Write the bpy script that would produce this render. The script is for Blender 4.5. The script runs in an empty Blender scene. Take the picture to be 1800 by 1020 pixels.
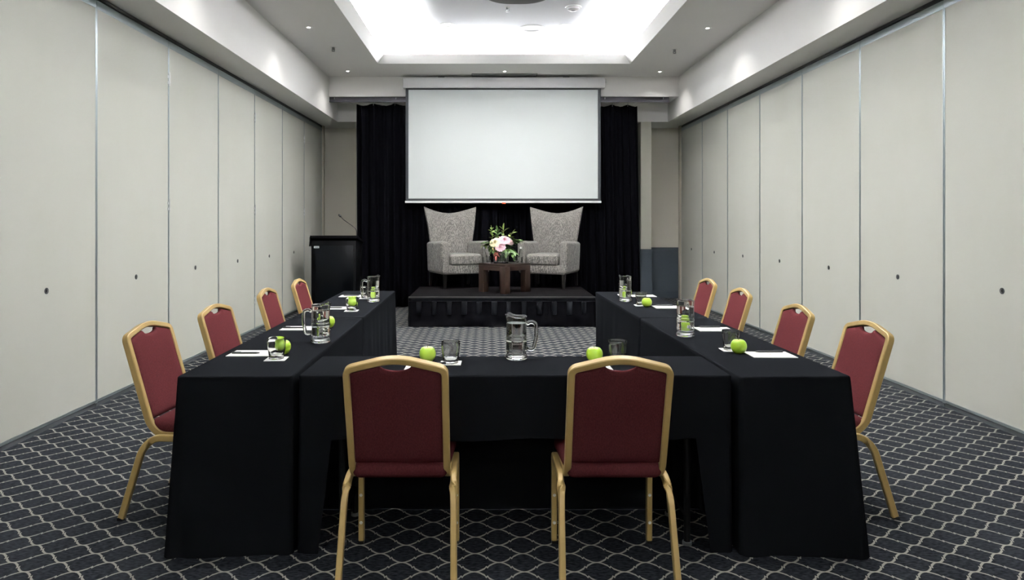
import bpy, bmesh, math, random
from mathutils import Vector, Matrix

random.seed(7)
PI = math.pi
SC = bpy.context.scene
COL = SC.collection

# ------------------------------------------------------------------ camera, world, light, exposure
F_PX = 1210.0
VPX, VPY = 858.0, 390.0
cam_d = bpy.data.cameras.new('camera')
cam = bpy.data.objects.new('camera', cam_d)
COL.objects.link(cam)
cam.location = (0, 0, 1.4)
cam.rotation_euler = (PI / 2, 0, 0)
cam_d.sensor_fit = 'HORIZONTAL'
cam_d.sensor_width = 36.0
cam_d.lens = F_PX / 1800.0 * 36.0
cam_d.shift_x = (900 - VPX) / 1800.0
cam_d.shift_y = (VPY - 510) / 1800.0
cam_d.clip_start = 0.05
SC.camera = cam

world = bpy.data.worlds.new('world')
SC.world = world
world.use_nodes = True
world.node_tree.nodes['Background'].inputs[0].default_value = (0.8, 0.85, 0.9, 1)
world.node_tree.nodes['Background'].inputs[1].default_value = 0.02

SC.view_settings.view_transform = 'Standard'
SC.view_settings.look = 'None'
SC.view_settings.gamma = 1.0
SC.view_settings.use_curve_mapping = False
SC.view_settings.exposure = 1.10
SC.cycles.use_denoising = True

COVE_W = 72.0       # watts per metre of cove strip
SPOT_W = 13.0        # ring downlights
UPPER_SPOT_W = 66.0  # downlights in the recess


def area(name, loc, size, size_y, watts, rot, color=(1, 0.995, 0.985)):
    l = bpy.data.lights.new(name, 'AREA')
    l.shape = 'RECTANGLE'
    l.size = size
    l.size_y = size_y
    l.energy = watts
    l.color = color
    o = bpy.data.objects.new(name, l)
    COL.objects.link(o)
    o.location = loc
    o.rotation_euler = rot
    return o


# the two lit recesses of the lower ceiling (the second, unseen behind the viewer, is added fill light) and their cove lamps,
# which lie on the ledge behind the lip and shine outwards and up
HX0, HX1 = -1.636, 2.11
RECESSES = [(3.2, 10.23), (-6.0, 1.3)]
ZC = 3.75          # lower ceiling
ZU = 4.12          # upper ceiling of the recess
CV = 0.26          # cove depth behind the lip edge
TILT = math.radians(38)
REAR_FILL = 0.24         # share of cove power for the added fill recess behind the viewer
for HY0, HY1 in RECESSES:
    PW = COVE_W * (1.0 if HY1 > 5 else REAR_FILL)
    zl = ZC + 0.088
    IN = 0.03
    LX0, LX1, LY0, LY1 = HX0 + IN, HX1 - IN, HY0 + IN, HY1 - IN
    ly, lx = HY1 - HY0 - .1, HX1 - HX0 - .1
    cy, cx_ = (HY0 + HY1) / 2, (HX0 + HX1) / 2
    area('cove_lamp_left', (LX0, cy, zl), 0.04, ly, PW * ly, (0, PI + TILT, 0))
    area('cove_lamp_right', (LX1, cy, zl), 0.04, ly, PW * ly, (0, PI - TILT, 0))
    area('cove_lamp_back', (cx_, LY1, zl), lx, 0.04, PW * lx, (PI - TILT, 0, 0))
    area('cove_lamp_front', (cx_, LY0, zl), lx, 0.04, PW * lx, (PI + TILT, 0, 0))


# ------------------------------------------------------------------ materials
def lin(r, g, b):
    def c(v):
        v = v / 255.0
        return v / 12.92 if v <= 0.04045 else ((v + 0.055) / 1.055) ** 2.4
    return (c(r), c(g), c(b), 1.0)


def mat(name, col, rough=0.5, metal=0.0, spec=0.5, noise=None, bump=None, sheen=0.0, coat=0.0, emit=None):
    """noise = (scale, second colour, amount, stretch); bump = (scale, strength, stretch)"""
    m = bpy.data.materials.new(name)
    m.use_nodes = True
    nt = m.node_tree
    b = nt.nodes['Principled BSDF']
    b.inputs['Base Color'].default_value = col
    b.inputs['Roughness'].default_value = rough
    b.inputs['Metallic'].default_value = metal
    b.inputs['Specular IOR Level'].default_value = spec
    b.inputs['Sheen Weight'].default_value = sheen
    b.inputs['Coat Weight'].default_value = coat
    if emit:
        b.inputs['Emission Color'].default_value = emit[0]
        b.inputs['Emission Strength'].default_value = emit[1]
    if noise or bump:
        tc = nt.nodes.new('ShaderNodeTexCoord')
    if noise:
        sc, c2, amt, st = noise
        mp = nt.nodes.new('ShaderNodeMapping')
        mp.inputs['Scale'].default_value = st
        nt.links.new(tc.outputs['Object'], mp.inputs['Vector'])
        n = nt.nodes.new('ShaderNodeTexNoise')
        n.inputs['Scale'].default_value = sc
        n.inputs['Detail'].default_value = 5
        nt.links.new(mp.outputs[0], n.inputs['Vector'])
        r = nt.nodes.new('ShaderNodeMapRange')
        r.inputs[1].default_value = 0.35
        r.inputs[2].default_value = 0.7
        r.inputs[4].default_value = amt
        nt.links.new(n.outputs[0], r.inputs[0])
        mx = nt.nodes.new('ShaderNodeMix')
        mx.data_type = 'RGBA'
        mx.inputs[6].default_value = col
        mx.inputs[7].default_value = c2
        nt.links.new(r.outputs[0], mx.inputs[0])
        nt.links.new(mx.outputs[2], b.inputs['Base Color'])
    if bump:
        sc, strength, st = bump
        mp = nt.nodes.new('ShaderNodeMapping')
        mp.inputs['Scale'].default_value = st
        nt.links.new(tc.outputs['Object'], mp.inputs['Vector'])
        n = nt.nodes.new('ShaderNodeTexNoise')
        n.inputs['Scale'].default_value = sc
        n.inputs['Detail'].default_value = 3
        nt.links.new(mp.outputs[0], n.inputs['Vector'])
        bp = nt.nodes.new('ShaderNodeBump')
        bp.inputs['Strength'].default_value = strength
        bp.inputs['Distance'].default_value = 0.01
        nt.links.new(n.outputs[0], bp.inputs['Height'])
        nt.links.new(bp.outputs[0], b.inputs['Normal'])
    return m


def glass_mat(name, col, ior, rough=0.0):
    m = bpy.data.materials.new(name)
    m.use_nodes = True
    b = m.node_tree.nodes['Principled BSDF']
    b.inputs['Base Color'].default_value = col
    b.inputs['Roughness'].default_value = rough
    b.inputs['IOR'].default_value = ior
    b.inputs['Transmission Weight'].default_value = 1.0
    return m


ONE = (1, 1, 1)
M = {}
M['plaster'] = mat('white_plaster', lin(243, 242, 239), 0.9, spec=0.2, bump=(60, 0.05, ONE))
M['recess'] = mat('white_recess_paint', lin(238, 239, 242), 0.9, spec=0.2)
M['grey_wall'] = mat('grey_beige_paint', lin(240, 235, 222), 0.9, spec=0.2, bump=(80, 0.04, ONE))
M['near_wall'] = mat('taupe_paint', lin(205, 203, 198), 0.9, spec=0.2)
M['column'] = mat('off_white_paint', lin(206, 204, 192), 0.85, spec=0.2)
M['wainscot'] = mat('slate_blue_paint', lin(60, 67, 73), 0.6, spec=0.2)
M['vinyl'] = mat('cream_vinyl', lin(188, 189, 180), 0.75, spec=0.3,
                 noise=(1.6, lin(181, 182, 170), 0.6, (1, 1, 0.5)), bump=(220, 0.06, ONE))
M['post'] = mat('beige_post_paint', lin(190, 184, 168), 0.7, spec=0.3)
M['alu'] = mat('brushed_aluminium', lin(160, 170, 172), 0.4, metal=0.7)
M['chrome'] = mat('hinge_steel', lin(150, 152, 152), 0.3, metal=0.8)
M['hinge'] = mat('bright_hinge_steel', lin(205, 208, 208), 0.4, metal=0.4)
M['rubber'] = mat('dark_rubber', lin(48, 52, 54), 0.7)
M['track'] = mat('dark_track_paint', lin(70, 70, 70), 0.5, metal=0.3)
M['rail'] = mat('grey_rail_paint', lin(62, 60, 66), 0.5, spec=0.3)
M['black_plastic'] = mat('black_plastic', lin(14, 14, 15), 0.35)
M['black_void'] = mat('black_hole', lin(5, 5, 5), 0.9)
M['white_plastic'] = mat('white_plastic', lin(232, 232, 230), 0.45)
M['grille'] = mat('grey_grille', lin(168, 168, 172), 0.7, bump=(300, 0.3, ONE))
M['proj'] = mat('projector_grey', lin(120, 118, 118), 0.5)
M['screen'] = mat('screen_white', lin(207, 212, 211), 0.85, spec=0.2)
M['screen_case'] = mat('screen_case_white', lin(222, 222, 224), 0.3, spec=0.5)
M['border'] = mat('screen_black_border', lin(20, 24, 27), 0.8)
M['orange'] = mat('orange_plastic', lin(205, 80, 40), 0.5)
M['curtain'] = mat('black_curtain_wool', lin(6, 6, 8), 0.95, spec=0.0, bump=(200, 0.1, ONE))
M['cloth'] = mat('black_table_linen', lin(17, 18, 20), 0.95, spec=0.0,
                 bump=(5.0, 0.25, (1, 1, 0.5)))
M['laminate'] = mat('black_laminate', lin(9, 9, 10), 0.6, spec=0.15)
M['stage_carpet'] = mat('black_stage_carpet', lin(13, 12, 13), 0.95, spec=0.0, noise=(150, lin(19, 18, 18), 0.8, ONE))
M['skirt'] = mat('black_satin_skirt', lin(4, 4, 6), 0.6, spec=0.03, bump=(9, 0.25, (1, 1, 0.6)))
M['skirt_pleat'] = mat('black_satin_pleat', lin(9, 10, 13), 0.45, spec=0.06)
M['stage_edge'] = mat('stage_edge_metal', lin(44, 43, 43), 0.5, spec=0.2)
M['gold'] = mat('gold_painted_frame', lin(166, 141, 88), 0.4, metal=0.15, spec=0.5,
                noise=(14, lin(152, 126, 74), 0.7, (1, 1, 0.3)))
M['burgundy'] = mat('burgundy_weave', lin(76, 36, 38), 0.95, spec=0.0,
                    noise=(260, lin(58, 26, 28), 0.9, (1, 1, 0.4)), bump=(500, 0.2, ONE))
M['stud'] = mat('clear_nylon_stud', lin(205, 205, 200), 0.4)
M['lectern'] = mat('black_lectern_laminate', lin(4, 4, 5), 0.55, spec=0.06)
M['lectern_panel'] = mat('black_gloss_panel', lin(4, 5, 7), 0.3, spec=0.08)
M['label'] = mat('white_label', lin(236, 240, 242), 0.5)
M['label_ink'] = mat('grey_ink', lin(110, 118, 124), 0.6)
M['wood'] = mat('dark_walnut', lin(34, 20, 14), 0.45, spec=0.25, noise=(9, lin(24, 14, 10), 0.9, (1, 1, 0.12)))
M['wood_edge'] = mat('worn_walnut_top', lin(34, 23, 18), 0.4, spec=0.25, noise=(12, lin(24, 16, 12), 0.8, (0.3, 1, 1)))
M['leg_dark'] = mat('dark_wood_leg', lin(10, 8, 7), 0.4, spec=0.2)
M['paper'] = mat('white_paper', lin(234, 232, 226), 0.8, spec=0.2)
M['print'] = mat('faint_print', lin(196, 178, 160), 0.8)
M['coaster'] = mat('white_card', lin(240, 239, 234), 0.8, spec=0.2)
M['apple'] = mat('green_apple_skin', lin(150, 188, 44), 0.28, spec=0.5,
                 noise=(9, lin(178, 204, 78), 0.8, (1, 1, 0.6)))
M['stem'] = mat('brown_stem', lin(70, 50, 28), 0.8)
M['glass'] = glass_mat('clear_glass', (0.985, 0.995, 0.99, 1), 1.46)
M['water'] = glass_mat('water', (0.985, 0.995, 0.995, 1), 1.33)
M['leaf'] = mat('green_leaf', lin(72, 98, 42), 0.5, noise=(30, lin(46, 70, 28), 0.9, ONE))
M['leaf_light'] = mat('pale_green_leaf', lin(142, 158, 84), 0.5, noise=(30, lin(98, 124, 56), 0.8, ONE))
M['leaf_red'] = mat('reddish_leaf', lin(150, 74, 62), 0.5, noise=(30, lin(100, 60, 46), 0.8, ONE))
M['pink'] = mat('pink_petal', lin(222, 172, 186), 0.8, noise=(26, lin(232, 200, 206), 0.9, ONE))
M['cream'] = mat('cream_petal', lin(228, 216, 182), 0.8, noise=(26, lin(220, 200, 160), 0.7, ONE))
M['berry'] = mat('cream_berry', lin(226, 204, 150), 0.5)
M['lamp'] = mat('lit_lamp', (1, 1, 1, 1), 0.5, emit=((1, 0.93, 0.84, 1), 14.0))
M['reflector'] = mat('lamp_reflector', lin(225, 222, 215), 0.3, metal=0.5)


def armchair_fabric():
    m = mat('grey_snake_weave', lin(128, 124, 118), 0.9, spec=0.15, sheen=0.1)
    nt = m.node_tree
    b = nt.nodes['Principled BSDF']
    tc = nt.nodes.new('ShaderNodeTexCoord')
    mp = nt.nodes.new('ShaderNodeMapping')
    mp.inputs['Scale'].default_value = (1.3, 1.3, 0.55)
    nt.links.new(tc.outputs['Object'], mp.inputs['Vector'])
    n = nt.nodes.new('ShaderNodeTexNoise')
    n.inputs['Scale'].default_value = 9
    n.inputs['Detail'].default_value = 2
    nt.links.new(mp.outputs[0], n.inputs['Vector'])
    w = nt.nodes.new('ShaderNodeTexWave')
    w.wave_type = 'RINGS'
    w.rings_direction = 'Z'
    w.inputs['Scale'].default_value = 24
    w.inputs['Distortion'].default_value = 9
    w.inputs['Detail'].default_value = 3
    w.inputs['Detail Scale'].default_value = 2.2
    nt.links.new(mp.outputs[0], w.inputs['Vector'])
    r = nt.nodes.new('ShaderNodeValToRGB')
    r.color_ramp.elements[0].position = 0.25
    r.color_ramp.elements[0].color = lin(76, 74, 71)
    r.color_ramp.elements[1].position = 0.8
    r.color_ramp.elements[1].color = lin(131, 128, 121)
    nt.links.new(w.outputs[0], r.inputs[0])
    mx = nt.nodes.new('ShaderNodeMix')
    mx.data_type = 'RGBA'
    mx.blend_type = 'MULTIPLY'
    mx.inputs[0].default_value = 0.5
    nt.links.new(r.outputs[0], mx.inputs[6])
    nt.links.new(n.outputs[0], mx.inputs[7])
    nt.links.new(mx.outputs[2], b.inputs['Base Color'])
    return m


M['armchair'] = armchair_fabric()


def carpet_mat():
    m = mat('trellis_carpet', lin(50, 54, 61), 0.95, spec=0.0)
    nt = m.node_tree
    L = nt.links
    b = nt.nodes['Principled BSDF']
    tc = nt.nodes.new('ShaderNodeTexCoord')
    sep = nt.nodes.new('ShaderNodeSeparateXYZ')
    L.new(tc.outputs['Object'], sep.inputs[0])

    def math_(op, a, b_=None, c=None):
        n = nt.nodes.new('ShaderNodeMath')
        n.operation = op
        for i, v in enumerate((a, b_, c)):
            if v is None:
                continue
            if isinstance(v, (int, float)):
                n.inputs[i].default_value = v
            else:
                L.new(v, n.inputs[i])
        return n.outputs[0]
    PX, PY = 0.200, 0.1515
    AMP = PY / 4
    u = math_('MULTIPLY', math_('ADD', sep.outputs[0], 0.0545), 2 * PI / PX)
    c = math_('COSINE', u)
    # little stepped jag half way along every curve
    g = math_('POWER', 2.718281828, math_('MULTIPLY', math_('MULTIPLY', c, c), -16.0))
    jag = math_('MULTIPLY', math_('MULTIPLY', math_('SINE', math_('MULTIPLY', c, 12.0)), g), -0.21)
    cc = math_('MULTIPLY', math_('ADD', c, jag), AMP)
    yy = math_('SUBTRACT', sep.outputs[1], 2.903 - AMP)

    def family(sign, off):
        t = math_('SUBTRACT', yy, math_('MULTIPLY', cc, sign))
        t = math_('SUBTRACT', t, off)
        t = math_('DIVIDE', t, PY)
        t = math_('SUBTRACT', t, math_('ROUND', t))
        return math_('ABSOLUTE', math_('MULTIPLY', t, PY))
    d = math_('MINIMUM', family(1.0, 0.0), family(-1.0, PY / 2))
    # turn the vertical distance into a distance across the line
    s = math_('MULTIPLY', math_('SINE', u), AMP * 2 * PI / PX)
    slope = math_('SQRT', math_('ADD', math_('MULTIPLY', s, s), 1.0))
    d = math_('DIVIDE', d, slope)
    nz = nt.nodes.new('ShaderNodeTexNoise')
    nz.inputs['Scale'].default_value = 170
    nz.inputs['Detail'].default_value = 2
    L.new(tc.outputs['Object'], nz.inputs['Vector'])
    d = math_('ADD', d, math_('MULTIPLY', math_('SUBTRACT', nz.outputs[0], 0.5), 0.003))
    mr = nt.nodes.new('ShaderNodeMapRange')
    mr.interpolation_type = 'SMOOTHSTEP'
    mr.inputs[1].default_value = 0.0034
    mr.inputs[2].default_value = 0.0054
    mr.inputs[3].default_value = 1.0
    mr.inputs[4].default_value = 0.0
    L.new(d, mr.inputs[0])
    mp = nt.nodes.new('ShaderNodeMapping')
    mp.inputs['Scale'].default_value = (0.35, 1, 1)
    L.new(tc.outputs['Object'], mp.inputs['Vector'])
    n2 = nt.nodes.new('ShaderNodeTexNoise')
    n2.inputs['Scale'].default_value = 120
    n2.inputs['Detail'].default_value = 4
    L.new(mp.outputs[0], n2.inputs['Vector'])
    rp = nt.nodes.new('ShaderNodeValToRGB')
    rp.color_ramp.elements[0].position = 0.35
    rp.color_ramp.elements[0].color = lin(20, 22, 25)
    rp.color_ramp.elements[1].position = 0.68
    rp.color_ramp.elements[1].color = lin(46, 48, 52)
    L.new(n2.outputs[0], rp.inputs[0])
    mx = nt.nodes.new('ShaderNodeMix')
    mx.data_type = 'RGBA'
    L.new(mr.outputs[0], mx.inputs[0])
    L.new(rp.outputs[0], mx.inputs[6])
    mx.inputs[7].default_value = lin(134, 131, 120)
    L.new(mx.outputs[2], b.inputs['Base Color'])
    return m


M['carpet'] = carpet_mat()


# ------------------------------------------------------------------ mesh helpers
class MB:
    """collects shapes; build() links them as ONE mesh object"""
    def __init__(self):
        self.v, self.f = [], []

    def add(self, vs, fs):
        o = len(self.v)
        self.v += [tuple(p) for p in vs]
        self.f += [[i + o for i in f] for f in fs]
        return self

    def quad(self, a, b, c, d):
        return self.add([a, b, c, d], [(0, 1, 2, 3)])

    def box(self, x0, x1, y0, y1, z0, z1):
        vs = [(x, y, z) for x in (x0, x1) for y in (y0, y1) for z in (z0, z1)]
        fs = [(0, 1, 3, 2), (4, 6, 7, 5), (0, 4, 5, 1), (2, 3, 7, 6), (0, 2, 6, 4), (1, 5, 7, 3)]
        return self.add(vs, fs)

    def rbox(self, x0, x1, y0, y1, z0, z1, r, seg=3, fn=None):
        bm = bmesh.new()
        bmesh.ops.create_cube(bm, size=1)
        for v in bm.verts:
            v.co = Vector(((x0 + x1) / 2 + v.co.x * (x1 - x0), (y0 + y1) / 2 + v.co.y * (y1 - y0),
                           (z0 + z1) / 2 + v.co.z * (z1 - z0)))
        bmesh.ops.bevel(bm, geom=list(bm.edges), offset=r, segments=seg, profile=0.5, affect='EDGES')
        bm.verts.index_update()
        vs = [v.co.copy() for v in bm.verts]
        if fn:
            vs = [fn(v) for v in vs]
        self.add(vs, [[v.index for v in f.verts] for f in bm.faces])
        bm.free()
        return self

    def lathe(self, prof, seg=32, c=(0, 0, 0), fn=None, close=False):
        """prof: list of (r, z) from bottom to top; r = 0 makes a pole"""
        vs, fs, rings = [], [], []
        for r, z in prof:
            if r <= 1e-7:
                rings.append([len(vs)])
                vs.append((c[0], c[1], c[2] + z))
            else:
                ring = []
                for k in range(seg):
                    a = 2 * PI * k / seg
                    p = (r * math.cos(a), r * math.sin(a), z)
                    if fn:
                        p = fn(p[0], p[1], p[2], a, r)
                    ring.append(len(vs))
                    vs.append((c[0] + p[0], c[1] + p[1], c[2] + p[2]))
                rings.append(ring)
        if close:
            rings.append(rings[0])
        for a, b in zip(rings[:-1], rings[1:]):
            if len(a) == 1 and len(b) == 1:
                continue
            for k in range(seg):
                k2 = (k + 1) % seg
                if len(a) == 1:
                    fs.append((a[0], b[k2], b[k]))
                elif len(b) == 1:
                    fs.append((a[k], a[k2], b[0]))
                else:
                    fs.append((a[k], a[k2], b[k2], b[k]))
        return self.add(vs, fs)

    def sweep(self, path, prof, up=(0, 0, 1), cap=True, closed=False, scale=None):
        """prof: closed 2-D outline (side, up) swept along a polyline"""
        path = [Vector(p) for p in path]
        n, m = len(path), len(prof)
        vs, fs = [], []
        upv = Vector(up)
        for i, p in enumerate(path):
            if closed:
                t = (path[(i + 1) % n] - path[i - 1]).normalized()
            else:
                a = path[max(i - 1, 0)]
                b = path[min(i + 1, n - 1)]
                t = (b - a).normalized()
            # mitre
            s = t.cross(upv)
            if s.length < 1e-6:
                s = t.cross(Vector((1, 0, 0)))
            s.normalize()
            w = s.cross(t).normalized()
            k = scale(i / (n - 1)) if scale else 1.0
            for (a_, b_) in prof:
                vs.append(p + s * a_ * k + w * b_ * k)
        rng = range(n if closed else n - 1)
        for i in rng:
            j = (i + 1) % n
            for k in range(m):
                k2 = (k + 1) % m
                fs.append((i * m + k, i * m + k2, j * m + k2, j * m + k))
        if cap and not closed:
            fs.append(tuple(reversed(range(m))))
            fs.append(tuple(range((n - 1) * m, n * m)))
        return self.add(vs, fs)

    def tube(self, path, r, seg=10, up=(0, 0, 1), scale=None):
        return self.sweep(path, [(r * math.cos(2 * PI * k / seg), r * math.sin(2 * PI * k / seg)) for k in range(seg)],
                          up=up, scale=scale)

    def cyl(self, c, r, h, seg=24):
        return self.lathe([(0, 0), (r, 0), (r, h), (0, h)], seg, c)

    def build(self, name, material, parent=None, smooth=False, angle=35, bevel=0.0, solid=0.0):
        me = bpy.data.meshes.new(name)
        me.from_pydata(self.v, [], self.f)
        bm = bmesh.new()
        bm.from_mesh(me)
        bmesh.ops.recalc_face_normals(bm, faces=list(bm.faces))
        bm.to_mesh(me)
        bm.free()
        me.materials.append(material)
        if smooth:
            me.polygons.foreach_set('use_smooth', [True] * len(me.polygons))
            try:
                me.set_sharp_from_angle(angle=math.radians(angle))
            except Exception:
                pass
        me.update()
        o = bpy.data.objects.new(name, me)
        COL.objects.link(o)
        if parent:
            o.parent = parent
        if bevel:
            md = o.modifiers.new('edge', 'BEVEL')
            md.width = bevel
            md.segments = 2
            md.limit_method = 'ANGLE'
        if solid:
            md = o.modifiers.new('thick', 'SOLIDIFY')
            md.thickness = solid
            md.offset = -1
        return o


def tag(o, label, cat, group=None, kind=None):
    o['label'] = label
    o['category'] = cat
    if group:
        o['group'] = group
    if kind:
        o['kind'] = kind
    return o


def thing(name, label, cat, loc=(0, 0, 0), rz=0.0, group=None):
    o = bpy.data.objects.new(name, None)
    o.empty_display_size = 0.1
    COL.objects.link(o)
    o.location = loc
    o.rotation_euler = (0, 0, rz)
    return tag(o, label, cat, group)


def struct(name, mb, m, parent=None, label=None, **kw):
    o = mb.build(name, m, parent, **kw)
    if parent is None:
        o['kind'] = 'structure'
        o['label'] = label or name.replace('_', ' ')
        o['category'] = name.split('_')[0]
    return o


KIDS = {}


def copy_tree(o, parent=None):
    c = o.copy()
    COL.objects.link(c)
    if parent is not None:
        c.parent = parent
    for ch in list(o.children):
        copy_tree(ch, c)
    return c


def dup(root, loc, rz, label, group=None):
    r = copy_tree(root)
    r.location = loc
    r.rotation_euler = (0, 0, rz)
    r['label'] = label
    if group:
        r['group'] = group
    return r


class Stock:
    """first call moves the prototype itself, later calls copy it"""
    def __init__(self, root):
        self.root, self.used = root, False

    def place(self, loc, rz, label, group=None):
        if not self.used:
            self.used = True
            r = self.root
            r.location = loc
            r.rotation_euler = (0, 0, rz)
            r['label'] = label
            if group:
                r['group'] = group
            return r
        return dup(self.root, loc, rz, label, group)


def rrect(w, h, r, seg=3):
    """rounded rectangle outline, w along side, h along up"""
    out = []
    for cx, cy, a0 in ((w / 2 - r, h / 2 - r, 0), (-w / 2 + r, h / 2 - r, 90), (-w / 2 + r, -h / 2 + r, 180), (w / 2 - r, -h / 2 + r, 270)):
        for k in range(seg + 1):
            a = math.radians(a0 + 90 * k / seg)
            out.append((cx + r * math.cos(a), cy + r * math.sin(a)))
    return out


def arc_path(pts, radii, seg=5):
    """polyline with filleted corners"""
    pts = [Vector(p) for p in pts]
    out = [pts[0]]
    for i in range(1, len(pts) - 1):
        p, a, b = pts[i], pts[i - 1], pts[i + 1]
        r = radii[i - 1] if isinstance(radii, (list, tuple)) else radii
        d1, d2 = (a - p), (b - p)
        r1 = min(r, d1.length * 0.49, d2.length * 0.49)
        s, e = p + d1.normalized() * r1, p + d2.normalized() * r1
        for k in range(seg + 1):
            t = k / seg
            out.append(s * (1 - t) ** 2 + p * 2 * t * (1 - t) + e * t * t)
    out.append(pts[-1])
    return out


# ------------------------------------------------------------------ the room
WL, WR = -2.96, 3.445
BX0, BX1 = -2.58, 3.085       # inner faces of the side bulkheads
ZS = 3.115                    # soffit height
YB1, YB2, YBW = 11.15, 11.81, 12.62
YN = -7.0                     # wall behind the camera

struct('floor', MB().quad((WL - .12, YN, 0), (WR + .12, YN, 0), (WR + .12, YBW + .05, 0), (WL - .12, YBW + .05, 0)), M['carpet'],
       label='dark grey carpet with a pale trellis pattern')

# lower ceiling: rings round the recesses
mb = MB()
def ring(z, o, i):
    (ox0, ox1, oy0, oy1), (ix0, ix1, iy0, iy1) = o, i
    mb.quad((ox0, oy0, z), (ox1, oy0, z), (ix1, iy0, z), (ix0, iy0, z))
    mb.quad((ox1, oy0, z), (ox1, oy1, z), (ix1, iy1, z), (ix1, iy0, z))
    mb.quad((ox1, oy1, z), (ox0, oy1, z), (ix0, iy1, z), (ix1, iy1, z))
    mb.quad((ox0, oy1, z), (ox0, oy0, z), (ix0, iy0, z), (ix0, iy1, z))
for (HY0, HY1), (a0, a1) in zip(RECESSES, ((2.2, YB1), (YN, 2.2))):
    ring(ZC, (BX0, BX1, a0, a1), (HX0, HX1, HY0, HY1))
struct('ceiling', mb, M['plaster'], label='grey white lower ceiling around the lit recess')

def loop(r, z):
    return [(r[0], r[2], z), (r[1], r[2], z), (r[1], r[3], z), (r[0], r[3], z)]
def band(a, b):
    for k in range(4):
        mb.quad(a[k], a[(k + 1) % 4], b[(k + 1) % 4], b[k])
SI, SH = 0.10, 0.118
for n_, (HY0, HY1) in enumerate(RECESSES):
    # sloping lip round the opening and the ledge behind it
    mb = MB()
    lo = (HX0, HX1, HY0, HY1)
    up = (HX0 + SI, HX1 - SI, HY0 + SI, HY1 - SI)
    bk = (HX0 + SI - .02, HX1 - SI + .02, HY0 + SI - .02, HY1 - SI + .02)
    inn = (HX0 + .01, HX1 - .01, HY0 + .01, HY1 - .01)
    band(loop(lo, ZC), loop(up, ZC + SH))
    band(loop(up, ZC + SH), loop(bk, ZC + SH))
    band(loop(bk, ZC + SH), loop(inn, ZC + 0.03))
    struct('trim_%d' % (1 if n_ == 0 else 8), mb, M['plaster'],
           label=('sloping lip round the lit ceiling recess', 'sloping lip of the unseen fill light recess added behind the viewer')[n_])
    # upper ceiling of the recess with its cove walls and ledge
    mb = MB()
    ou = (HX0 - CV, HX1 + CV, HY0 - CV, HY1 + CV)
    band(loop(inn, ZC + 0.03), loop(ou, ZC + 0.03))
    band(loop(ou, ZC + 0.03), loop(ou, ZU))
    mb.quad(*loop(ou, ZU))
    struct('ceiling_recess', mb, M['recess'],
           label=('bright white ceiling inside the recess', 'bright ceiling of the unseen fill light recess added behind the viewer')[n_])

# bulkheads
mb = MB().box(WL - .12, BX0, YN, YBW, ZS, ZC + 0.02)
struct('beam_left', mb, M['plaster'], label='white bulkhead along the left wall')
mb = MB().box(BX1, WR + .12, YN, YBW, ZS, ZC + 0.02)
struct('beam_right', mb, M['plaster'], label='white bulkhead along the right wall')
mb = MB().box(BX0, BX1, YB1, YB2 + .02, 3.43, ZC + 0.02)
struct('beam_back', mb, M['plaster'], label='white bulkhead above the screen')
mb = MB().box(BX0, BX1, YB2, YBW, ZS, 3.45)
struct('beam_rear', mb, M['plaster'], label='low white bulkhead behind the curtain rail')

# walls
struct('wall_left', MB().box(WL - .12, WL - .075, YN, YBW, 0, ZS).box(WL - .08, WL, YN, 4.02, 0, ZS), M['vinyl'],
       label='cream wall behind the left panels')
struct('wall_right', MB().box(WR + .075, WR + .12, YN, YBW, 0, ZS).box(WR, WR + .08, YN, 4.02, 0, ZS), M['vinyl'],
       label='cream wall behind the right panels')
struct('wall_back', MB().box(WL - .12, WR + .12, YBW, YBW + .06, 0, 3.46), M['grey_wall'], label='grey beige wall at the far end')
struct('wall_front', MB().box(WL - .12, WR + .12, YN - .06, YN, 0, ZC + .02), M['near_wall'], label='taupe wall behind the viewer')
struct('column_left', MB().box(-2.27, -2.0, YB2, YBW, 0, ZS), M['column'], label='off white column left of the curtain')
struct('column_right', MB().box(2.62, 2.80, YB2, YBW, 0, ZS), M['column'], label='off white column right of the curtain')
# jamb posts where the panels end
struct('trim_2', MB().box(WL - .08, WL + .03, 12.26, 12.36, 0, ZS), M['post'], bevel=.004, label='beige end post of the left panels')
struct('trim_3', MB().box(WR - .03, WR + .08, 12.26, 12.36, 0, ZS), M['post'], bevel=.004, label='beige end post of the right panels')

# blue grey wainscot with dado rail and skirting
def wains(name, x0, x1, y, label):
    w = MB().box(x0, x1, y - .014, y, 0, .87)
    w.box(x0, x1, y - .03, y, 0, .13)
    w.box(x0, x1, y - .022, y, .13, .15)
    w.box(x0, x1, y - .022, y, .85, .872).box(x0, x1, y - .036, y, .872, .905).box(x0, x1, y - .028, y, .905, .93)
    struct(name, w, M['wainscot'], bevel=.003, label=label)
wains('trim_4', 2.80, WR + .07, YBW, 'slate blue wainscot in the right alcove')
wains('trim_5', 2.60, 2.81, YB2, 'slate blue wainscot on the right column')
wains('trim_6', WL - .07, -2.27, YBW, 'slate blue wainscot behind the lectern')
wains('trim_7', -2.28, -1.99, YB2, 'slate blue wainscot on the left column')

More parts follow.
